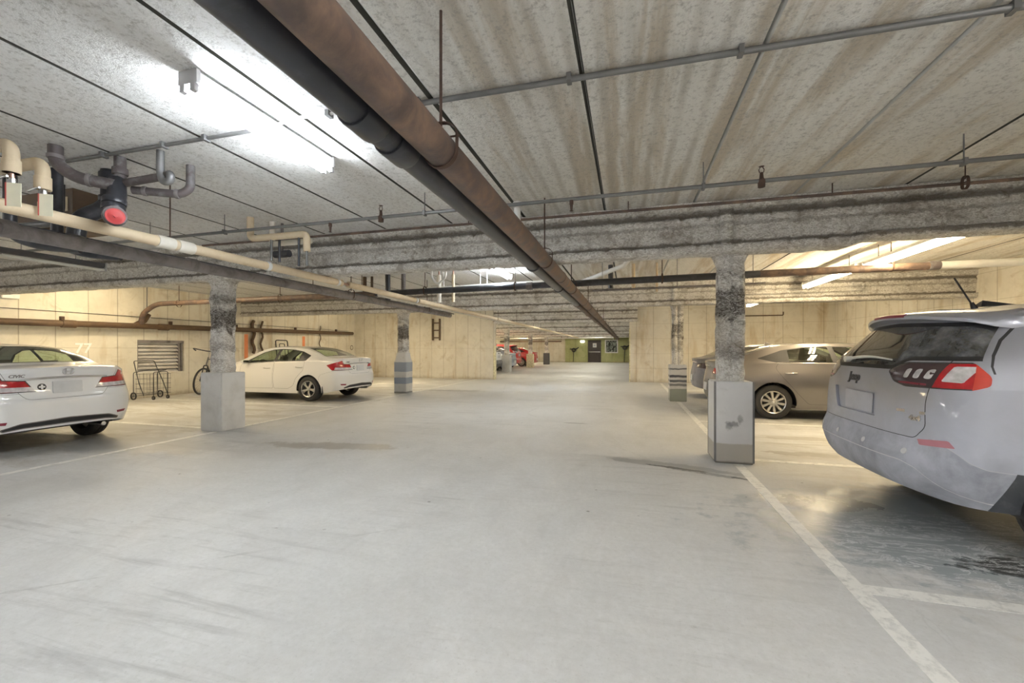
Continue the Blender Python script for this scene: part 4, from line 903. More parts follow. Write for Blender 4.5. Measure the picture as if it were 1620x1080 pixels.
# hand truck peeking over the second white sedan
t = thing('hand_truck', 'black folding hand truck behind the second white sedan', 'cart', (-12.5, 13.2, 0))
mb = MB(); mb.tube([(-12.45, 12.72, .12), (-12.62, 12.72, 1.68), (-12.62, 13.28, 1.68), (-12.45, 13.28, .12)], .02, 8, fillet=.08); obj('frame', mb, M['dark'], t)
mb = MB(); mb.tube([(-12.45, 12.88, .12), (-12.60, 12.88, 1.55), (-12.60, 13.12, 1.55), (-12.45, 13.12, .12)], .014, 8, fillet=.05); obj('inner_frame', mb, M['dark'], t)
mb = MB(); mb.box((-12.45, 12.7, .02), (-12.1, 13.3, .035)); obj('toe_plate', mb, M['dark'], t)
for y in (12.65, 13.35): wheel_small(t, (-12.45, y, .12), .12)
# ------------------------------------------------------------------ cars
def rpoly(pts, r=.02, n=3):
    out = []; N = len(pts)
    for i in range(N):
        a, b, c = (Vector(pts[i - 1]), Vector(pts[i]), Vector(pts[(i + 1) % N])); q = min(r, (a - b).length * .45, (c - b).length * .45)
        p1 = b + (a - b).normalized() * q; p2 = b + (c - b).normalized() * q
        for k in range(n + 1): t = k / n; out.append(p1 * (1 - t) ** 2 + b * 2 * t * (1 - t) + p2 * t * t)
    return [(v.x, v.y) for v in out]
def area(p): return sum(p[i - 1][0] * p[i][1] - p[i][0] * p[i - 1][1] for i in range(len(p))) / 2
def inset(pts, w_):
    if area(pts) < 0: pts = pts[::-1]
    N = len(pts); out = []
    for i in range(N):
        a, b, c = (Vector(pts[i - 1]), Vector(pts[i]), Vector(pts[(i + 1) % N])); d1 = (b - a).normalized(); d2 = (c - b).normalized()
        n1 = Vector((-d1.y, d1.x)); n2 = Vector((-d2.y, d2.x)); nn = n1 + n2
        nn = nn * (1 / max(.3, nn.dot(n1))) ; out.append((b.x + nn.x * w_, b.y + nn.y * w_))
    return out
def inpoly(p, u, v):
    c = False; j = len(p) - 1
    for i in range(len(p)):
        if (p[i][1] > v) != (p[j][1] > v) and u < (p[j][0] - p[i][0]) * (v - p[i][1]) / (p[j][1] - p[i][1]) + p[i][0]: c = not c
        j = i
    return c
AX = {'x': (1, 2), 'y': (0, 2), 'z': (0, 1)}
def slice_(bm, ax, poly, filt):
    iu, iv = AX[ax]; u0 = min(p[0] for p in poly) - .01; u1 = max(p[0] for p in poly) + .01; v0 = min(p[1] for p in poly) - .01; v1 = max(p[1] for p in poly) + .01
    for i in range(len(poly)):
        a, b = poly[i - 1], poly[i]; d = Vector((b[0] - a[0], b[1] - a[1]))
        if d.length < 1e-5: continue
        co = [0, 0, 0]; no = [0, 0, 0]; co[iu], co[iv] = a; no[iu], no[iv] = -d.y, d.x
        fs = []
        for f in bm.faces:
            us = [v.co[iu] for v in f.verts]
            if max(us) < u0 or min(us) > u1: continue
            vs = [v.co[iv] for v in f.verts]
            if max(vs) < v0 or min(vs) > v1: continue
            if filt(f): fs.append(f)
        if not fs: continue
        g = set(fs)
        for f in fs: g.update(f.edges); g.update(f.verts)
        bmesh.ops.bisect_plane(bm, geom=list(g), dist=1e-5, plane_co=co, plane_no=no)
def extract(bm, specs, filt=lambda f: True):
    for ax, poly in specs: slice_(bm, ax, poly, filt)
    sel = []
    for f in bm.faces:
        if not filt(f): continue
        c = f.calc_center_median()
        if all(inpoly(poly, c[AX[ax][0]], c[AX[ax][1]]) for ax, poly in specs): sel.append(f)
    nb = bmesh.new(); mp = {}
    for f in sel:
        vs = []
        for v in f.verts:
            if v not in mp: mp[v] = nb.verts.new(v.co)
            vs.append(mp[v])
        try: nf = nb.faces.new(vs); nf.material_index = f.material_index
        except ValueError: pass
    bmesh.ops.delete(bm, geom=sel, context='FACES')
    return nb
def ring(bm, ax, poly, w_, idx=1):
    ins = inset(poly, w_); slice_(bm, ax, ins, lambda f: True)
    for f in bm.faces:
        c = f.calc_center_median()
        if not inpoly(ins, c[AX[ax][0]], c[AX[ax][1]]): f.material_index = idx
SIDE = lambda s: (lambda f: f.calc_center_median().y * s > .25 and abs(f.normal.y) > .35)
def mir(p): return [(-a, b) for a, b in p]

class Car:
    def __init__(s, S):
        s.S = S; s.c = {k: curve(v) for k, v in S['c'].items()}; s.L = S['L']
        s.g = curve(S['g']); s.gf = curve(S.get('gf', [(.2, .1), (.45, 0), (.7, .03), (1.0, .2), (1.7, .2)])); s.R = S.get('R', .45); s.n = S.get('n', 3.0)
    def plan(s, m): return s.R * (1 - max(0, 1 - abs(m) ** s.n) ** (1 / s.n))
    def sec_y(s, x, z):
        c = s.c; zb, zs = c['zb'](x), c['zs'](x); wb, wm, ws = c['wb'](x), c['wm'](x), c['ws'](x); zm = s.S['zm']
        if z <= zs: return curve([(zb, wb), (zm, wm), (zs, ws)])(z)
        zr, wr = c['zr'](x), c['wr'](x)
        if z <= zr: t = (z - zs) / max(1e-4, zr - zs); return ws + (wr - ws) * t + s.S.get('bow', .02) * math.sin(PI * t)
        return wr
    def fade(s, x, L): t = max(0, min(1, x / L)); return 1 - t * t * (3 - 2 * t)
    def rx(s, y, z):
        """x of the rear surface at given y, z"""
        m = min(.999, abs(y) / s.sec_y(0, z)); x = s.plan(m); return x + s.g(z) * s.fade(x, s.S.get('fl', .6))
    def zbot(s, x):
        z = s.c['zb'](x)
        for xa in s.S['axles']:
            R = s.S['ra']
            if abs(x - xa) < R: z = max(z, s.S['rt'] + math.sqrt(R * R - (x - xa) ** 2))
        return z
    def build(s):
        S = s.S; c = s.c; L = s.L; st = []
        ms = [0, .12, .24, .36, .48, .58, .67, .75, .82, .88, .925, .96, .982, .995, 1]
        st += [(s.plan(m), m) for m in ms]; st += [(L - s.plan(m), m) for m in ms]
        x = s.R + .05
        while x < L - s.R - .02: st.append((x, 1)); x += .055
        for xa in S['axles']:
            R = S['ra']
            for k in range(25): st.append((xa + R * math.cos(PI * k / 24) * .9999, 1))
            st += [(xa - R - .001, 1), (xa + R + .001, 1)]
        st = sorted(set(st), key=lambda q: (q[0], q[1] if q[0] < L / 2 else -q[1]))
        fl = S.get('fl', .6); rings = []
        for x, m in st:
            zb0 = c['zb'](x); zs = c['zs'](x); wb, wm, ws = c['wb'](x), c['wm'](x), c['ws'](x); zr, wr, zc = c['zr'](x), c['wr'](x), c['zc'](x)
            side = curve([(zb0, wb), (S['zm'], wm), (zs, ws)]); z0 = s.zbot(x); pr = []
            N1 = 20
            for k in range(N1): z = z0 + (zs - z0) * k / N1; pr.append((side(z), z))
            N2 = 10
            for k in range(N2): t = k / N2; pr.append((ws + (wr - ws) * t + S.get('bow', .02) * math.sin(PI * t) * (zr - zs > .08), zs + (zr - zs) * t))
            N3 = 14
            for k in range(N3 + 1): a = PI / 2 * k / N3; pr.append((wr * math.cos(a) ** .9 if k < N3 else 0, zr + (zc - zr) * math.sin(a) ** 1.0 * (1 if k < N3 else 1)))
            rg = []
            for y, z in pr:
                X = x + s.g(z) * s.fade(x, fl) - s.gf(z) * s.fade(L - x, .9); rg.append(Vector((X, y * m, z)))
            full = rg + [Vector((v.x, -v.y, v.z)) for v in rg[-2::-1]]
            rings.append(full)
        mb = MB(); mb.rings(rings, False, False); bmesh.ops.remove_doubles(mb.bm, verts=mb.bm.verts, dist=1e-4)
        bmesh.ops.recalc_face_normals(mb.bm, faces=mb.bm.faces)
        # make sure they point outwards
        f = max(mb.bm.faces, key=lambda q: q.calc_center_median().z)
        if f.normal.z < 0: bmesh.ops.reverse_faces(mb.bm, faces=mb.bm.faces)
        return mb.bm

def rim_mb(R, n, style, r_h=.05):
    mb = MB(); mb.lathe([(-.01, R), (-.02, R - .008), (-.012, R - .022), (.05, R - .03), (.12, R - .02), (.13, R)], 'y', (0, 0, 0), 40)
    for k in range(n):
        a0 = 2 * PI * k / n
        offs = (0,) if style == 1 else (-.16, .16)
        for of in offs:
            rs = []
            for r, w_, d in ((.03, .032, .012), (R * .45, .022 if style == 1 else .018, -.004), (R - .02, .030 if style == 1 else .022, .004)):
                a = a0 + of * (r / R) ** .8 * (1 if style == 2 else 0); ux, uz = math.cos(a), math.sin(a)
                rs.append([Vector((ux * r + uz * w_ * q, d + e, uz * r - ux * w_ * q)) for q, e in ((-1, .02), (-.75, 0), (.75, 0), (1, .02))])
            mb.rings(rs)
    mb.lathe([(-.005, .001), (-.012, .03), (0, .045), (.03, .05)], 'y', (0, 0, 0), 20)
    return mb
def add_wheels(t, S, style, n, m1, m2=None):
    for xa in S['axles']:
        for sd in (1, -1):
            y = S['yw'] * sd; R = S['rt']; mb = MB(); w_ = S.get('tw', .205)
            pr = [(0.004, S['rr']), (-.012, S['rr'] + .012), (-.010, R - .03), (.006, R - .008), (.025, R), (w_ - .025, R), (w_ - .006, R - .008), (w_ + .01, R - .03), (w_, S['rr']), (w_ * .8, S['rr'] - .02)]
            for gk in (.28, .5, .72): pr.insert(5 if False else pr.index((w_ - .025, R)), (w_ * gk - .005, R)); pr.insert(pr.index((w_ - .025, R)), (w_ * gk, R - .006)); pr.insert(pr.index((w_ - .025, R)), (w_ * gk + .005, R))
            mb.lathe(pr, 'y', (0, 0, 0), 48, close=True)
            q = Matrix.Translation((xa, y, R)) @ (Matrix.Rotation(PI, 4, 'Z') if sd > 0 else Matrix.Identity(4))
            mb.bm.transform(q); o = obj('wheel', mb, M['tyre'], t, (0, 0, 0), ang=.5)
            mb = rim_mb(S['rr'], n, style); mb.bm.transform(q @ Matrix.Rotation(.2, 4, 'Y')); r_ = obj('rim', mb, m1, o, (0, 0, 0), ang=.5)
            mb = MB(); mb.tube([q @ Vector((0, .06, 0)), q @ Vector((0, .075, 0))], S['rr'] - .035, 24); obj('brake_disc', mb, m2 or M['alloyd'], o, (0, 0, 0))
def arch_liner(t, S):
    for xa in S['axles']:
        for sd in (1, -1):
            mb = MB(); R = S['ra'] + .004; rs = []
            for k in range(21):
                a = -.15 + (PI + .3) * k / 20; x = xa + R * math.cos(a); z = max(.2, S['rt'] + R * math.sin(a))
                rs.append([Vector((x, sd * (S['wl']), z)), Vector((x, sd * .45, z))])
            mb.rings(rs, False, False)
            mb.rings([[r[1] for r in rs], [Vector((xa, sd * .45, .25))] * len(rs)], False, False)
            bmesh.ops.remove_doubles(mb.bm, verts=mb.bm.verts, dist=1e-5)
            obj('wheel_liner', mb, M['dark'], t, (0, 0, 0))
def rbox(mb, a, b, bev=.03):
    m2 = MB(); m2.box(a, b); bmesh.ops.bevel(m2.bm, geom=m2.bm.edges[:], offset=bev, segments=3, affect='EDGES'); mb.merge(m2.bm)
def interior(t, S, x_rs, x_fs, zs=.50, top=.98, head=1.17):
    def seat(x, y, w_, h):
        mb = MB(); rbox(mb, (x, y - w_, zs - .15), (x + .5, y + w_, zs + .02), .05)
        m2 = MB(); rbox(m2, (-.07, y - w_, 0), (.07, y + w_, top - zs), .05); m2.bm.transform(Matrix.Translation((x, 0, zs)) @ Matrix.Rotation(-.25, 4, 'Y')); mb.merge(m2.bm)
        o = obj('seat', mb, M['seat'], t, (0, 0, 0), ang=1)
        for yy in ((y,) if w_ < .4 else (y - .36, y + .36)):
            mb = MB(); m2 = MB(); rbox(m2, (-.05, yy - .13, 0), (.05, yy + .13, head - top + .02), .04); m2.bm.transform(Matrix.Translation((x - .13, 0, top - .01))); mb.merge(m2.bm)
            obj('headrest', mb, M['seat'], o, (0, 0, 0), ang=1)
    seat(x_rs, 0, .62, top); seat(x_fs, .36, .25, top); seat(x_fs, -.36, .25, top)
    xd = S['xd']; mb = MB(); rbox(mb, (xd - .25, -.7, .6), (xd + .2, .7, .93), .06); obj('dashboard', mb, M['dark'], t, (0, 0, 0), ang=1)
    mb = MB(); rs = []
    for k in range(24):
        a = 2 * PI * k / 24; c_ = Vector((xd - .35 + .06 * math.sin(a), .36 + .18 * math.cos(a), .88 + .17 * math.sin(a))); rr = Vector((0, math.cos(a), math.sin(a)))
        rs.append([c_ + rr * .014, c_ + Vector((.014, 0, 0)), c_ - rr * .014, c_ - Vector((.014, 0, 0))])
    rs.append(rs[0]); mb.rings(rs, True, False); obj('steering_wheel', mb, M['dark'], t, (0, 0, 0), ang=2)
    mb = MB(); mb.box((.62, -.66, S['c']['zb'][2][1] + .0), (S['L'] - .5, .66, S['c']['zb'][2][1] + .11)); mb.box((x_rs - .25, -.66, .3), (xd + .3, .66, .36)); mb.box((x_rs - .5, -.66, .95), (x_rs - .12, .66, .97)); obj('underbody', mb, M['dark'], t, (0, 0, 0))
def decal(car, bm, h0=.0):
    """wrap a flat mesh (y, z, height) on the rear surface"""
    for v in bm.verts:
        y, z, h = v.co.x, v.co.y, v.co.z; v.co = Vector((car.rx(y, z) - h - h0, y, z))
    return bm
def strip(car, pts, wd, h, name, mat, t):
    """raised strip following the rear surface; pts (y, z)"""
    rs = []; P = []
    for i in range(len(pts) - 1):
        for k in range(6): P.append(Vector(pts[i]).lerp(Vector(pts[i + 1]), k / 6))
    P.append(Vector(pts[-1]))
    for i, p in enumerate(P):
        e = .6 if i in (0, len(P) - 1) else 1
        rs.append([Vector((car.rx(p.x, p.y + dz * wd * e) - dh * h + .002, p.x, p.y + dz * wd * e)) for dz, dh in ((-.5, 0), (-.4, 1), (.4, 1), (.5, 0))])
    mb = MB(); mb.rings(rs); return obj(name, mb, M[mat], t, (0, 0, 0), ang=.8)
def flat(S, poly, h):  # prism in (y,z,height) space
    mb = MB(); mb.prism(poly, lambda u, v, q: (u, v, q), 0, h); return mb.bm
def glassify(bm, off=.004):
    bmesh.ops.recalc_face_normals(bm, faces=bm.faces)
    return bm
def mirror_(t, S, x, y, z, paint):
    for sd in (1, -1):
        mb = MB(); m2 = MB(); rbox(m2, (-.06, -.10, -.065), (.07, .10, .065), .05); m2.bm.transform(Matrix.Translation((x, sd * (y + .10), z))); mb.merge(m2.bm)
        mb.tube([(x + .03, sd * (y - .03), z - .05), (x + .02, sd * (y + .04), z - .03)], .025, 8)
        o = obj('side_mirror', mb, paint, t, (0, 0, 0), ang=1)
        mb = MB(); mb.box((x - .064, sd * (y + .10) - .085, z - .05), (x - .058, sd * (y + .10) + .085, z + .05)); obj('mirror_glass', mb, M['chrome'], o, (0, 0, 0))
def handle(door, car, x, z, sd, mat):
    y = car.sec_y(x, z); mb = MB()
    mb.tube([(x - .10, sd * (y - .005), z), (x - .085, sd * (y + .028), z), (x + .085, sd * (y + .028), z + .004), (x + .10, sd * (y - .005), z + .004)], [.012, .013, .013, .012], 8, fillet=.0)
    mb.bm.transform(Matrix.Translation((0, 0, 0))); obj('door_handle', mb, mat, door, (0, 0, 0), ang=1)
def common(t, car, bm, paint, wins, trim, doors, ws, rw, handles, hmat):
    """cut the glazing and doors out of the body shell"""
    for sd in (1, -1):
        tb = extract(bm, [('y', trim)], SIDE(sd))
        for p in wins:
            g = extract(tb, [('y', rpoly(p, .02))], SIDE(sd))
            bmesh.ops.translate(g, verts=g.verts, vec=(0, -sd * .004, 0))
            obj('side_window', g, M['glass'] if not car.S.get('darkglass') else M['glassd'], t, (0, 0, 0), fixn=False, ang=2)
        obj('window_trim', tb, M['dark'], t, (0, 0, 0), fixn=False, ang=2)
        for p, hd in zip(doors, handles):
            pp = rpoly(p, .04); d = extract(bm, [('y', pp)], SIDE(sd)); ring(d, 'y', pp, .0045, 1)
            dd = obj('door', d, [paint, M['dark']], t, (0, 0, 0), fixn=False, ang=1.2)
            handle(dd, car, hd[0], hd[1], sd, hmat)
    TOP = lambda f: f.normal.z > .2
    if ws:
        g = extract(bm, [('z', rpoly(ws, .06))], TOP); ring(g, 'z', rpoly(ws, .06), .03, 1); obj('windshield', g, [M['glass'], M['dark']], t, (0, 0, 0), fixn=False, ang=2)
    if rw:
        g = extract(bm, [('z', rpoly(rw, .06))], TOP); ring(g, 'z', rpoly(rw, .06), .022, 1); obj('rear_window', g, [M['glass'], M['dark']], t, (0, 0, 0), fixn=False, ang=2)
REAR = lambda f: f.calc_center_median().x < .75 and f.normal.x < .35
def place(t, x, y, ang):
    t.location = (x, y, 0); t.rotation_euler = (0, 0, ang)

CIV = dict(L=4.56, zm=.62, axles=(.98, 3.65), ra=.365, rt=.322, rr=.215, yw=-.0, wl=.86, xd=3.25, R=.42, n=3.0, fl=.6,
    g=[(.2, .10), (.34, .03), (.46, 0), (.68, .012), (.74, .035), (.95, .055), (1.0, .045), (1.06, .035), (1.115, .02), (1.3, .03)],
    c=dict(zb=[(0, .33), (.15, .29), (.5, .23), (1, .20), (3.6, .19), (4.2, .19), (4.56, .24)], wb=[(0, .80), (.5, .82), (4, .80), (4.56, .72)],
        wm=[(0, .865), (.6, .877), (4, .87), (4.56, .80)], zs=[(0, 1.05), (.5, 1.05), (1.1, 1.035), (2, 1.005), (3, .955), (3.6, .92), (4.3, .80), (4.56, .68)],
        ws=[(0, .775), (.6, .80), (1.2, .82), (3, .83), (3.7, .80), (4.3, .74), (4.56, .68)],
        zr=[(0, 1.085), (.4, 1.10), (.6, 1.115), (.9, 1.235), (1.25, 1.335), (1.6, 1.365), (2.1, 1.375), (2.5, 1.345), (3.0, 1.165), (3.45, .985), (3.6, .955), (4.3, .84), (4.56, .72)],
        wr=[(0, .72), (.5, .72), (.62, .70), (1.25, .595), (2.1, .58), (2.5, .59), (3, .65), (3.45, .73), (3.6, .74), (4.56, .62)],
        zc=[(0, 1.118), (.25, 1.135), (.5, 1.14), (.62, 1.17), (.9, 1.29), (1.25, 1.395), (1.6, 1.425), (2.1, 1.437), (2.5, 1.41), (3, 1.24), (3.5, 1.02), (3.65, .99), (4.3, .87), (4.56, .76)]))
CIV['yw'] = -.865
def civic(label, paint, group=None, badge=True, lights=None, name='sedan'):
    t = thing(name, label, 'car'); S = dict(CIV); S['yw'] = .862; car = Car(S); bm = car.build()
    doors = [[(2.10, .31), (1.64, .31), (1.46, .40), (1.37, .58), (1.15, .80), (1.13, 1.045), (2.08, 1.018)], [(2.125, .31), (3.12, .30), (3.22, .50), (3.20, .93), (2.105, 1.018)]]
    trim = rpoly([(1.00, 1.18), (1.10, 1.045), (2.08, 1.02), (3.08, .96), (2.98, 1.06), (2.6, 1.255), (2.3, 1.335), (2.0, 1.355), (1.6, 1.335), (1.3, 1.285)], .03)
    wins = [[(1.035, 1.175), (1.115, 1.062), (1.27, 1.058), (1.285, 1.255)], [(1.315, 1.057), (2.03, 1.038), (2.01, 1.335), (1.6, 1.318), (1.325, 1.27)], [(2.12, 1.035), (2.95, .985), (2.82, 1.11), (2.55, 1.255), (2.3, 1.318), (2.10, 1.332)]]
    common(t, car, bm, paint, wins, trim, doors, [(2.42, -.50), (2.42, .50), (3.46, .68), (3.52, .3), (3.52, -.3), (3.46, -.68)],
        [(1.26, -.50), (1.26, .50), (.64, .60), (.615, .3), (.615, -.3), (.64, -.60)], [(1.28, .885), (2.30, .85)], paint if paint != M['p_taupe'] else M['chrome'])
    for sd in (1, -1):
        P = [(.31, .805), (.40, .95), (.585, .965), (.63, 1.055), (.95, 1.05), (.95, .80)]
        if sd < 0: P = mir(P)
        sp = [(-.2, .6), (.12, .795), (.28, .80), (.46, .935), (.18, 1.02), (-.2, 1.25)]
        l = extract(bm, [('x', P), ('y', sp)], REAR); c_ = extract(l, [('x', [(sd * .30, .812), (sd * .34, .868), (sd * 1, .878), (sd * 1, .822)]), ('y', [(-.2, .7), (.26, .7), (.22, .95), (-.2, .95)])])
        ring(l, 'x', P, .010, 1)
        o = obj('tail_light', l, [M['redl'], M['dark']], t, (0, 0, 0), fixn=False, ang=1); o['label'] = 'red tail light'
        o2 = obj('clear_lens', c_, M['clear'], o, (0, 0, 0), fixn=False, ang=1); o2['label'] = 'clear lower lens'
        Pr = [(.58, .415), (.70, .42), (.72, .455), (.57, .45)]; Pr = Pr if sd > 0 else mir(Pr)
        r_ = extract(bm, [('x', Pr)], REAR); obj('reflector', r_, M['darkred'], t, (0, 0, 0), fixn=False, ang=1)
    TL = rpoly([(.47, .80), (.40, .705), (-.40, .705), (-.47, .80), (-.57, .97), (-.62, 1.08), (-.62, 1.3), (.62, 1.3), (.62, 1.08), (.57, .97)], .06)
    l = extract(bm, [('x', TL)], lambda f: f.calc_center_median().x < .56 and f.calc_center_median().z < 1.145); ring(l, 'x', TL, .004, 1)
    lid = obj('trunk_lid', l, [paint, M['darkg']], t, (0, 0, 0), fixn=False, ang=.9)
    D = rpoly([(.62, .36), (.46, .42), (0, .445), (-.46, .42), (-.62, .36), (-.60, .325), (-.44, .35), (0, .36), (.44, .35), (.60, .325)], .03)
    d = extract(bm, [('x', D)], REAR); ring(d, 'x', D, .012, 1); obj('rear_diffuser', d, [M['dark'], M['greyp']], t, (0, 0, 0), fixn=False, ang=1)
    B = [(-1, .2), (1, .2), (1, .80), (-1, .80)]; bs = rpoly([(-.2, .15), (.66, .15), (.66, .62), (.60, .70), (.25, .79), (-.2, .79)], .03)
    b = extract(bm, [('y', bs)], lambda f: f.calc_center_median().x < .7); ring(b, 'y', bs, .003, 1); obj('rear_bumper', b, [paint, M['darkg']], t, (0, 0, 0), fixn=False, ang=.9)
    obj('body', bm, paint, t, (0, 0, 0), fixn=False, ang=.9)
    strip(car, [(-.46, .962), (-.2, .975), (0, .978), (.2, .975), (.46, .962)], .034, .016, 'chrome_strip', 'chrome', lid)
    obj('licence_plate', decal(car, flat(S, rpoly([(-.155, .77), (.155, .77), (.155, .925), (-.155, .925)], .012), .012), .004), M['plate'], lid, (0, 0, 0), ang=.5)
    if badge:
        mb = MB()
        R = 20
        for k in range(R):
            a, b_ = 2 * PI * k / R, 2 * PI * (k + 1) / R
            q = lambda a, s_: (s_ * .062 * math.copysign(abs(math.cos(a)) ** .75, math.cos(a)), 1.052 + s_ * .048 * math.copysign(abs(math.sin(a)) ** .75, math.sin(a)))
            mb.prism([q(a, .86), q(a, 1), q(b_, 1), q(b_, .86)], lambda u, v, h: (u, v, h), 0, .012)
        for sd in (1, -1): mb.prism([(sd * .040, 1.088), (sd * .026, 1.088), (sd * .017, 1.016), (sd * .030, 1.016)], lambda u, v, h: (u, v, h), 0, .012)
        mb.prism([(-.024, 1.046), (.024, 1.046), (.024, 1.058), (-.024, 1.058)], lambda u, v, h: (u, v, h), 0, .012)
        obj('badge', decal(car, mb.bm), M['chrome'], lid, (0, 0, 0), ang=.5)
        # viewed from behind the car's left is on the viewer's left: mirror in y
        tm = text_bm('CIVIC', .052, .003, Matrix.Translation((.48, 1.008, .004)) @ Matrix.Scale(-1, 4, (1, 0, 0)), .001, .2)
        obj('model_lettering', decal(car, tm), M['greyp'], lid, (0, 0, 0))
        mb = MB(); mb.prism([(.255 + .042 * math.cos(k * PI / 10), .862 + .042 * math.sin(k * PI / 10)) for k in range(20)], lambda u, v, h: (u, v, h), 0, .005); em = obj('round_emblem', decal(car, mb.bm), M['dark'], lid, (0, 0, 0))
        mb = MB()
        for pts in ([(-.03, -.010), (.03, -.010), (.03, .010), (-.03, .010)], [(-.010, -.03), (.010, -.03), (.010, .03), (-.010, .03)]): mb.prism([(.255 + a, .862 + b_) for a, b_ in pts], lambda u, v, h: (u, v, h), .005, .007)
        obj('emblem_cross', decal(car, mb.bm), M['white'], em, (0, 0, 0))
    for sd in (1, -1):
        mb = MB(); mb.box((1.30 - .9, sd * .80 - .07, .22), (1.32 - .9, sd * .80 + .05, .40), 0, Matrix.Translation((.16, 0, 0))); obj('mud_flap', mb, M['darkg'], t, (0, 0, 0))
    add_wheels_y(t, S, 2, 5, M['alloy'])
    arch_liner(t, S); interior(t, S, 1.25, 2.35); mirror_(t, S, 2.95, .86, 1.0, paint)
    mb = MB(); mb.tube([(.12, -.45, .27), (.5, -.45, .27)], .03, 10); obj('exhaust_pipe', mb, M['chrome'], t, (0, 0, 0))
    return t
def add_wheels_y(t, S, style, n, m1):
    add_wheels(t, S, style, n, m1)

SON = dict(L=4.85, zm=.66, axles=(1.06, 3.86), ra=.385, rt=.328, rr=.222, yw=.885, wl=.90, xd=3.5, R=.45, n=3.0, fl=.6,
    g=[(.2, .12), (.34, .03), (.5, 0), (.7, .02), (.95, .06), (1.08, .03), (1.3, .03)],
    c=dict(zb=[(0, .30), (.5, .23), (1, .20), (4.3, .19), (4.85, .24)], wb=[(0, .82), (.5, .84), (4.2, .82), (4.85, .76)],
        wm=[(0, .91), (.6, .932), (4.2, .925), (4.85, .85)], zs=[(0, 1.02), (.6, 1.06), (1.2, 1.085), (2, 1.08), (3.2, 1.0), (3.9, .93), (4.6, .80), (4.85, .70)],
        ws=[(0, .80), (.6, .83), (1.2, .85), (3.2, .86), (4, .82), (4.85, .70)],
        zr=[(0, 1.07), (.3, 1.10), (.5, 1.16), (.8, 1.295), (1.1, 1.37), (1.5, 1.415), (2.1, 1.435), (2.6, 1.40), (3.2, 1.18), (3.7, 1.0), (3.9, .96), (4.6, .84), (4.85, .74)],
        wr=[(0, .74), (.5, .72), (.8, .68), (1.3, .61), (2.2, .60), (2.7, .62), (3.3, .70), (3.8, .77), (4.85, .64)],
        zc=[(0, 1.10), (.25, 1.125), (.4, 1.16), (.8, 1.345), (1.1, 1.425), (1.6, 1.475), (2.2, 1.49), (2.7, 1.46), (3.3, 1.22), (3.8, 1.03), (4.0, .99), (4.6, .88), (4.85, .78)]))
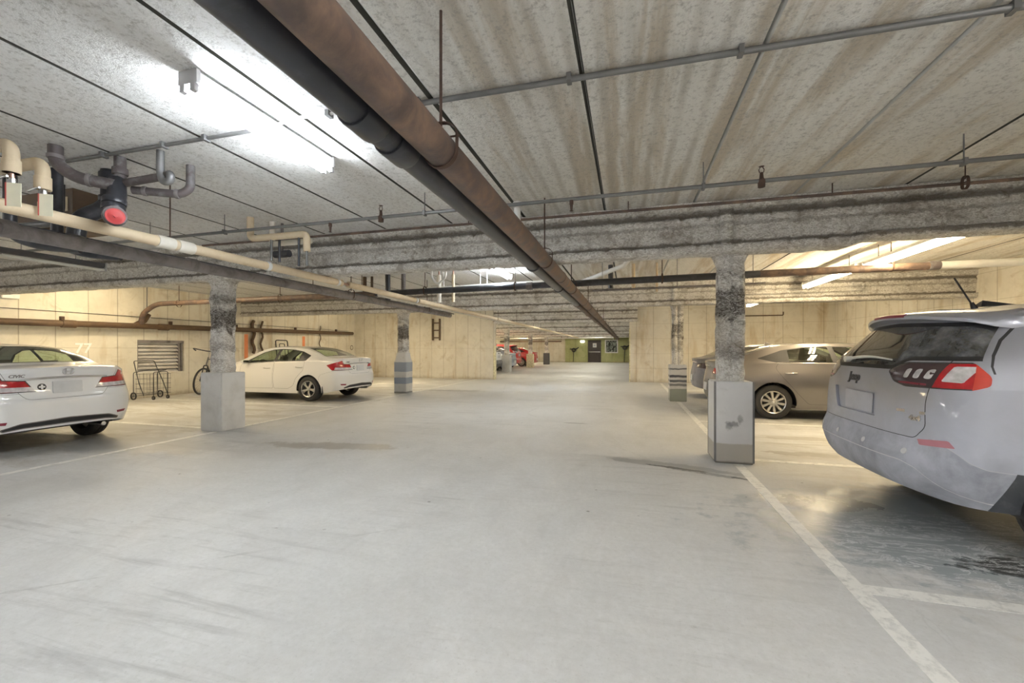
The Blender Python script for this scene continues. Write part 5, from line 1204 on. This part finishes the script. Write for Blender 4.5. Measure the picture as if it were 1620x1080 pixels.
def taupe_sedan(label, paint, darkglass=False, name='sedan', rear=True):
    S = dict(SON); S['darkglass'] = darkglass; t = thing(name, label, 'car'); car = Car(S); bm = car.build()
    doors = [[(2.13, .30), (1.66, .30), (1.45, .52), (1.22, .80), (1.10, .98), (1.16, 1.095), (2.11, 1.088)], [(2.155, .30), (3.25, .30), (3.38, .52), (3.34, 1.0), (2.135, 1.088)]]
    trim = rpoly([(.80, 1.165), (1.12, 1.090), (2.1, 1.085), (3.25, 1.02), (3.05, 1.15), (2.7, 1.325), (2.4, 1.395), (2.05, 1.41), (1.6, 1.385), (1.25, 1.325)], .03)
    wins = [[(.85, 1.172), (1.15, 1.108), (1.27, 1.308)], [(1.345, 1.105), (2.06, 1.10), (2.03, 1.392), (1.6, 1.37), (1.35, 1.325)], [(2.16, 1.10), (3.1, 1.045), (2.9, 1.18), (2.65, 1.32), (2.38, 1.38), (2.12, 1.392)]]
    common(t, car, bm, paint, wins, trim, doors, [(2.62, -.52), (2.62, .52), (3.68, .70), (3.76, .3), (3.76, -.3), (3.68, -.70)],
        [(1.12, -.55), (1.12, .55), (.48, .62), (.44, .3), (.44, -.3), (.48, -.62)], [(1.36, .89), (2.45, .87)], M['chrome'])
    for sd in (1, -1):
        P = [(.42, .84), (.45, .96), (1, 1.0), (1, .82)]; P = P if sd > 0 else mir(P)
        l = extract(bm, [('x', P), ('y', [(-.2, .7), (.2, .80), (.5, .94), (.2, 1.02), (-.2, 1.1)])], REAR); ring(l, 'x', P, .008, 1)
        obj('tail_light', l, [M['redl'], M['dark']], t, (0, 0, 0), fixn=False, ang=1)
    TL = rpoly([(.52, .80), (.46, .70), (-.46, .70), (-.52, .80), (-.60, 1.06), (-.60, 1.25), (.60, 1.25), (.60, 1.06)], .06)
    l = extract(bm, [('x', TL)], lambda f: f.calc_center_median().x < .40 and f.calc_center_median().z < 1.15); ring(l, 'x', TL, .004, 1)
    lid = obj('trunk_lid', l, [paint, M['dark']], t, (0, 0, 0), fixn=False, ang=.9)
    bs = rpoly([(-.2, .15), (.70, .15), (.70, .62), (.62, .72), (.25, .80), (-.2, .79)], .03)
    b = extract(bm, [('y', bs)], lambda f: f.calc_center_median().x < .72); ring(b, 'y', bs, .003, 1); bp_ = obj('rear_bumper', b, [paint, M['dark']], t, (0, 0, 0), fixn=False, ang=.9)
    strip(car, [(-.44, .985), (0, 1.0), (.44, .985)], .022, .012, 'chrome_strip', 'chrome', lid)
    obj('licence_plate', decal(car, flat(S, rpoly([(-.155, .47), (.155, .47), (.155, .63), (-.155, .63)], .012), .012), .004), M['plate'], bp_, (0, 0, 0), ang=.5)
    for sd in (1, -1):
        for pts, wd, nm in (([(1.14, 1.088), (2.1, 1.083), (3.2, 1.018)], .012, 'window_chrome'),):
            mb = MB(); P = []
            for i in range(len(pts) - 1):
                for k in range(8): P.append(Vector(pts[i]).lerp(Vector(pts[i + 1]), k / 8))
            mb.tube([(p.x, sd * (car.sec_y(p.x, p.y) + .002), p.y) for p in P], .008, 6); obj(nm, mb, M['chrome'], t, (0, 0, 0))
    # roof fin
    mb = MB(); mb.rings([[Vector((1.15, -.03, 1.42)), Vector((1.15, .03, 1.42)), Vector((1.16, 0, 1.50))], [Vector((1.30, -.035, 1.44)), Vector((1.30, .035, 1.44)), Vector((1.20, 0, 1.50))]]); obj('roof_fin', mb, paint, t, (0, 0, 0))
    obj('body', bm, paint, t, (0, 0, 0), fixn=False, ang=.9)
    add_wheels(t, S, 1, 10, M['alloy']); arch_liner(t, S); interior(t, S, 1.2, 2.35, .52, 1.02, 1.24); mirror_(t, S, 3.1, .90, 1.08, paint)
    return t

JEP = dict(L=4.63, zm=.72, axles=(.96, 3.68), ra=.425, rt=.365, rr=.235, yw=.90, wl=.92, xd=3.15, R=.44, n=3.2, fl=1.25, bow=.015,
    g=[(.25, .16), (.36, .08), (.45, .02), (.56, 0), (.62, .005), (.68, .03), (.74, .05), (.9, .05), (1.02, .055), (1.12, .07), (1.2, .09), (1.28, .13), (1.4, .235), (1.5, .32), (1.6, .38), (1.75, .42)],
    c=dict(zb=[(0, .37), (.2, .33), (.55, .32), (1.4, .28), (3.2, .26), (4.1, .28), (4.63, .30)], wb=[(0, .80), (.5, .86), (4, .84), (4.63, .76)],
        wm=[(0, .92), (.5, .935), (4, .93), (4.63, .84)], zs=[(0, 1.09), (1, 1.10), (2, 1.09), (3.2, 1.04), (3.7, 1.0), (4.3, .92), (4.63, .82)],
        ws=[(0, .875), (.5, .895), (3.3, .88), (3.8, .85), (4.63, .72)],
        zr=[(0, 1.545), (.4, 1.59), (1.5, 1.61), (2.3, 1.60), (2.7, 1.48), (3.3, 1.15), (3.55, 1.06), (3.75, 1.03), (4.4, .95), (4.63, .87)],
        wr=[(0, .62), (.5, .645), (2.3, .63), (2.8, .68), (3.4, .78), (3.7, .80), (4.63, .66)],
        zc=[(0, 1.60), (.3, 1.64), (.9, 1.685), (1.6, 1.70), (2.3, 1.66), (2.7, 1.54), (3.3, 1.22), (3.6, 1.10), (3.8, 1.07), (4.4, 1.0), (4.63, .92)]))
def suv(label, paint, detail=True, bump='jbump', name='suv'):
    t = thing(name, label, 'car'); S = dict(JEP); S['darkglass'] = True; car = Car(S); bm = car.build()
    doors = [[(2.20, .42), (1.70, .42), (1.55, .55), (1.42, .85), (1.30, 1.10), (2.18, 1.10)], [(2.22, .42), (3.12, .42), (3.18, .6), (3.15, 1.05), (2.20, 1.10)]]
    trim = rpoly([(.86, 1.34), (1.05, 1.135), (2.2, 1.115), (3.22, 1.07), (2.95, 1.28), (2.6, 1.47), (2.2, 1.565), (1.2, 1.55), (.92, 1.47)], .04)
    wins = [[(.92, 1.345), (1.08, 1.165), (1.25, 1.155), (1.25, 1.52), (1.15, 1.52), (.97, 1.455)], [(1.30, 1.155), (2.14, 1.14), (2.14, 1.54), (1.30, 1.52)], [(2.24, 1.14), (3.05, 1.10), (2.88, 1.27), (2.55, 1.46), (2.24, 1.535)]]
    common(t, car, bm, paint, wins, trim, doors, [(2.38, -.55), (2.38, .55), (3.40, .70), (3.48, .3), (3.48, -.3), (3.40, -.70)], None, [(1.48, 1.0), (2.42, .98)], paint)
    fr = lambda f: f.calc_center_median().x < .95 and f.normal.x < .6
    G = rpoly([(-.86, 1.272), (-.50, 1.268), (-.40, 1.20), (.40, 1.20), (.50, 1.268), (.86, 1.272), (.80, 1.38), (.70, 1.50), (.60, 1.535), (0, 1.56), (-.60, 1.535), (-.70, 1.50), (-.80, 1.38)], .03)
    side_lim = rpoly([(-.1, 1.1), (.36, 1.1), (.38, 1.27), (.47, 1.40), (.64, 1.60), (-.1, 1.65)], .05)
    g = extract(bm, [('x', G), ('y', side_lim)], fr); ring(g, 'x', G, .03, 1)
    rg = obj('rear_window', g, [M['glassj'] if detail else M['glassd'], M['dark']], t, (0, 0, 0), fixn=False, ang=2); rg['label'] = 'dusty rear window with a wiped arc'
    for sd in (1, -1):
        fx = (lambda P: P) if sd > 0 else mir
        P = fx(rpoly([(.37, 1.19), (.45, 1.115), (.56, 1.085), (.80, 1.085), (1.1, 1.09), (1.1, 1.262), (.8, 1.262), (.5, 1.258), (.43, 1.235)], .02))
        SP = rpoly([(-.2, .9), (.16, 1.04), (.38, 1.115), (.40, 1.17), (.35, 1.262), (-.2, 1.40)], .02)
        l = extract(bm, [('x', P), ('y', SP)], fr)
        inner = extract(l, [('x', fx([(.30, 1.0), (.725, 1.0), (.735, 1.35), (.30, 1.35)]))]); ring(inner, 'x', P, .008, 1)
        li = obj('tail_light', inner, [M['smoke'], M['dark']], t, (0, 0, 0), fixn=False, ang=1); li['label'] = 'smoked inner tail light'
        if detail:
            for k in range(3):
                u = .525 + k * .068; mb = flat(S, fx(rpoly([(u, 1.15), (u + .034 + .004 * k, 1.145), (u + .044, 1.215), (u + .010, 1.21)], .016)), .003); bmesh.ops.recalc_face_normals(mb, faces=mb.faces)
                obj('bulb_window', decal(car, mb), M['clear'], li, (0, 0, 0))
            strip(car, fx([(.50, 1.115), (.72, 1.108)]), .016, .003, 'red_band', 'darkred', li)
        orr = extract(l, [('y', [(.262, 1.0), (.6, 1.0), (.6, 1.4), (.41, 1.4)])])
        clr = extract(l, [('x', fx(rpoly([(.755, 1.135), (.830, 1.13), (.822, 1.235), (.76, 1.235)], .01)))], fr) if True else None
        ring(l, 'x', P, .008, 1)
        lo = obj('tail_light', l, [M['redl'], M['dark']], t, (0, 0, 0), fixn=False, ang=1); lo['label'] = 'red outer tail light'
        o_ = obj('side_lens', orr, M['orange'], lo, (0, 0, 0), fixn=False, ang=1); o_['label'] = 'orange-red side lens'
        o_ = obj('clear_lens', clr, M['clear'], lo, (0, 0, 0), fixn=False, ang=1); o_['label'] = 'clear lens'
        Pr = fx(rpoly([(.675, .735), (.83, .755), (.86, .712), (.70, .70)], .01)); r_ = extract(bm, [('x', Pr)], REAR); obj('reflector', r_, M['refl'], t, (0, 0, 0), fixn=False, ang=1)
    for sd in (1, -1):
        gp = [(.86, 1.66), (.73, 1.58), (.61, 1.50), (.51, 1.41), (.44, 1.31), (.412, 1.24), (.412, 1.19), (.424, 1.19), (.424, 1.237), (.453, 1.304), (.522, 1.402), (.621, 1.491), (.738, 1.568), (.866, 1.648)]
        q_ = extract(bm, [('y', gp)], lambda f: f.calc_center_median().y * sd > .45); obj('tailgate_gap', q_, M['dark'], t, (0, 0, 0), fixn=False, ang=1)
    # tailgate with plate recess
    TG = rpoly([(.735, 1.30), (.715, .99), (.725, .82), (.66, .735), (-.66, .735), (-.725, .82), (-.715, .99), (-.735, 1.30)], .03)
    tg = extract(bm, [('x', TG)], lambda f: f.calc_center_median().x < .35 and f.normal.x < 0 and f.calc_center_median().z < 1.29)
    RC = rpoly([(.40, 1.022), (-.36, 1.022), (-.29, .83), (.33, .83)], .03)
    rc = extract(tg, [('x', RC)]); ring(tg, 'x', TG, .005, 1)
    tgo = obj('tailgate', tg, [paint, M['dark']], t, (0, 0, 0), fixn=False, ang=.9)
    be = [e for e in rc.edges if e.is_boundary]; r2 = bmesh.ops.extrude_edge_only(rc, edges=be); nv = set(v for v in r2['geom'] if isinstance(v, bmesh.types.BMVert))
    for v in rc.verts:
        if v not in nv: v.co.x += .022
    obj('plate_recess', rc, paint, tgo, (0, 0, 0), ang=.6)
    obj('licence_plate', decal(car, flat(S, rpoly([(-.22, .845), (.20, .845), (.20, 1.0), (-.22, 1.0)], .012), .006), -.016), M['plated'], tgo, (0, 0, 0), ang=.5)
    bsd = rpoly([(-.3, .2), (.62, .2), (.62, .575), (.34, .600), (.26, .635), (.18, .72), (.13, .775), (-.3, .775)], .02)
    BR = [(-1.1, .2), (1.1, .2), (1.1, .80), (.84, .775), (.70, .735), (-.70, .735), (-.84, .775), (-1.1, .80)]
    b = extract(bm, [('x', BR), ('y', bsd)], lambda f: f.calc_center_median().x < .66)
    DK = rpoly([(.36, .25), (.70, .25), (.70, .7), (.50, .7), (.47, .56)], .01)
    dks = [extract(b, [('y', DK)], SIDE(sd)) for sd in (1, -1)]
    LP = rpoly([(.90, .34), (.80, .43), (.70, .545), (.60, .575), (-.60, .575), (-.70, .545), (-.80, .43), (-.90, .34), (-.8, .2), (.8, .2)], .03)
    lp = extract(b, [('x', LP)], lambda f: f.normal.x < -.1); ring(lp, 'x', LP, .008, 1)
    ring(b, 'y', bsd, .006, 1)
    bo = obj('rear_bumper', b, [M[bump], M['plated']], t, (0, 0, 0), fixn=False, ang=.9)
    bmesh.ops.translate(lp, verts=lp.verts, vec=(.006, 0, 0)); obj('lower_bumper_panel', lp, [M[bump], M['plate']], bo, (0, 0, 0), fixn=False, ang=.9)
    for dk in dks: o_ = obj('wet_cladding', dk, M['clad'], t, (0, 0, 0), fixn=False, ang=.9); o_['label'] = 'black wet cladding beside the wheel'
    # wheel arch cladding
    for xa in S['axles']:
        for sd in (1, -1):
            P = [(xa + .50 * math.cos(a), S['rt'] + .50 * math.sin(a)) for a in [PI * k / 16 for k in range(17)]] + [(xa - .50, .15), (xa + .50, .15)]
            ac = extract(bm, [('y', P)], SIDE(sd)); obj('arch_cladding', ac, M['clad'], t, (0, 0, 0), fixn=False, ang=.9)
    obj('body', bm, paint, t, (0, 0, 0), fixn=False, ang=.9)
    if detail:
        for y, z in ((.60, .625), (.21, .632), (-.21, .632), (-.63, .64)):
            mb = MB(); pz = [(y + .020 * math.cos(k * PI / 8), z + .020 * math.sin(k * PI / 8)) for k in range(16)]; mb.prism(pz, lambda u, v, h: (u, v, h), 0, .004)
            so = obj('parking_sensor', decal(car, mb.bm), M['plate'], bo, (0, 0, 0)); 
            so['label'] = 'round parking sensor'
        tm = text_bm('Jeep', .10, .005, Matrix.Translation((.05, 1.118, .004)) @ Matrix.Scale(-1, 4, (1, 0, 0)), .002)
        obj('maker_lettering', decal(car, tm), M['darkg'], tgo, (0, 0, 0))
        tm = text_bm('4x4', .05, .004, Matrix.Translation((-.66, .875, .003)) @ Matrix.Scale(-1, 4, (1, 0, 0)), .002)
        obj('trim_lettering', decal(car, tm), M['chrome'], tgo, (0, 0, 0))
        mb = flat(S, rpoly([(-.52, .905), (-.72, .905), (-.72, .925), (-.52, .925)], .004), .005); obj('trim_strip', decal(car, mb), M['chrome'], tgo, (0, 0, 0))
        # wiper
        mb = MB(); P = []
        for k in range(13):
            y = .24 - .62 * k / 12; z = 1.262 + .022 * math.sin(PI * k / 12) + .008 * k / 12; P.append(Vector((car.rx(y, z) - .035 + .012 * k / 12, y, z)))
        mb.tube(P, [.014 - .008 * k / 12 for k in range(13)], 8); mb.tube([P[0] + Vector((.04, 0, 0)), P[0] + Vector((-.012, 0, 0))], .026, 12)
        wo = obj('rear_wiper', mb, M['whitep'], t, (0, 0, 0), ang=1)
        mb = MB(); mb.tube([P[k] + Vector((.016, 0, -.012)) for k in range(3, 13)], .006, 6); obj('wiper_blade', mb, M['dark'], wo, (0, 0, 0))
    # roof spoiler
    rs = []
    for k in range(25):
        y = -.70 + 1.40 * k / 24; xe = .27 + .42 * y * y + .9 * max(0, abs(y) - .6) ** 2 * 4; zt = 1.625 - .07 * (y / .7) ** 2 - .25 * max(0, abs(y) - .6) ** 2 * 8
        zr_ = zt + .03; xr = .70
        rs.append([Vector((xe, y, zt - .035)), Vector((xe - .005, y, zt - .012)), Vector((xe + .02, y, zt + .002)), Vector(((xe + xr) / 2, y, (zt + zr_) / 2 + .012)), Vector((xr, y, zr_)), Vector((xr, y, zr_ - .06)), Vector((xe + .12, y, zt - .055))])
    mb = MB(); mb.rings(rs); sp = obj('roof_spoiler', mb, paint, t, (0, 0, 0), ang=1)
    mb = MB(); rs = []
    for k in range(13):
        y = -.20 + .40 * k / 12; xe = .27 + .42 * y * y - .008; zt = 1.625 - .07 * (y / .7) ** 2
        rs.append([Vector((xe, y, zt - .022)), Vector((xe - .002, y, zt - .004)), Vector((xe + .02, y, zt + .004)), Vector((xe + .03, y, zt - .01))])
    mb.rings(rs); obj('brake_light', mb, M['darkred'], sp, (0, 0, 0))
    for sd in (1, -1):
        mb = MB(); mb.tube([(.75, sd * .60, 1.625), (.9, sd * .60, 1.70), (2.0, sd * .58, 1.715), (2.25, sd * .58, 1.64)], .014, 8, fillet=.08); obj('roof_rail', mb, M['darkg'], t, (0, 0, 0))
    mb = MB(); mb.tube([(.85, 0, 1.67), (.83, 0, 1.72)], [.022, .012], 8); mb.tube([(.83, 0, 1.71), (.72, 0, 1.92)], .006, 6)
    mb.rings([[Vector((.86, -.05, 1.685)), Vector((.86, .05, 1.685)), Vector((.90, 0, 1.735))], [Vector((1.12, -.03, 1.69)), Vector((1.12, .03, 1.69)), Vector((1.10, 0, 1.70))]]); obj('antenna', mb, M['dark'], t, (0, 0, 0))
    add_wheels(t, S, 1, 5, M['alloyd']); arch_liner(t, S); interior(t, S, 1.15, 2.15, .68, 1.12, 1.35); mirror_(t, S, 3.0, .92, 1.15, M['dark'])
    return t
def car_copy(src, label, repl, x, y, ang):
    """a second car of the same shape: every part copied, its materials swapped"""
    cache = {}
    def cp(o, parent):
        c = o.copy(); COL.objects.link(c); c.parent = parent
        if o.type == 'MESH' and any(m in repl for m in o.data.materials):
            c.data = o.data.copy()
            for i, m in enumerate(c.data.materials):
                if m in repl: c.data.materials[i] = repl[m]
        for ch in list(o.children): cp(ch, c)
        return c
    r = cp(src, None); r['label'] = label; place(r, x, y, ang); return r
c = C1 = civic('white sedan at the left picture edge, seen from behind', M['p_white']); place(c, -7.25, 3.88, PI)
car_copy(C1, 'white sedan behind the nearest left column, seen from its side and rear', {M['p_white']: M['p_white2']}, -6.98, 9.93, PI)
c = C2 = taupe_sedan('taupe metallic sedan behind the nearest right column', M['p_taupe']); place(c, 1.63, 10.03, 0)
c = C3 = suv('large dusty silver SUV at the right picture edge, seen from behind', M['p_jeep']); place(c, 1.80, 4.20, 0)
car_copy(C2, 'dusty dark grey sedan between the two right columns', {M['p_taupe']: M['p_grey'], M['glass']: M['glassd'], M['redl']: M['smoke']}, 1.75, 13.0, 0)
car_copy(C3, 'white SUV in the far left bays, just past the partition wall', {M['p_jeep']: M['p_white'], M['jbump']: M['darkg'], M['glassj']: M['glassd']}, -6.9, 22.5, PI)
car_copy(C2, 'pale blue-silver sedan in the far left bays behind the first far column', {M['p_taupe']: M['p_blue']}, -6.95, 25.9, PI)
car_copy(C3, 'red SUV in the far left bays, between the first and second far columns', {M['p_jeep']: M['p_red'], M['jbump']: M['p_red'], M['glassj']: M['glassd']}, -7.3, 28.6, PI)
car_copy(C2, 'red sedan in the far left bays, farthest parked car', {M['p_taupe']: M['p_red']}, -6.9, 32.4, PI)
for o in bpy.data.objects:
    if '_o' in o: del o['_o']
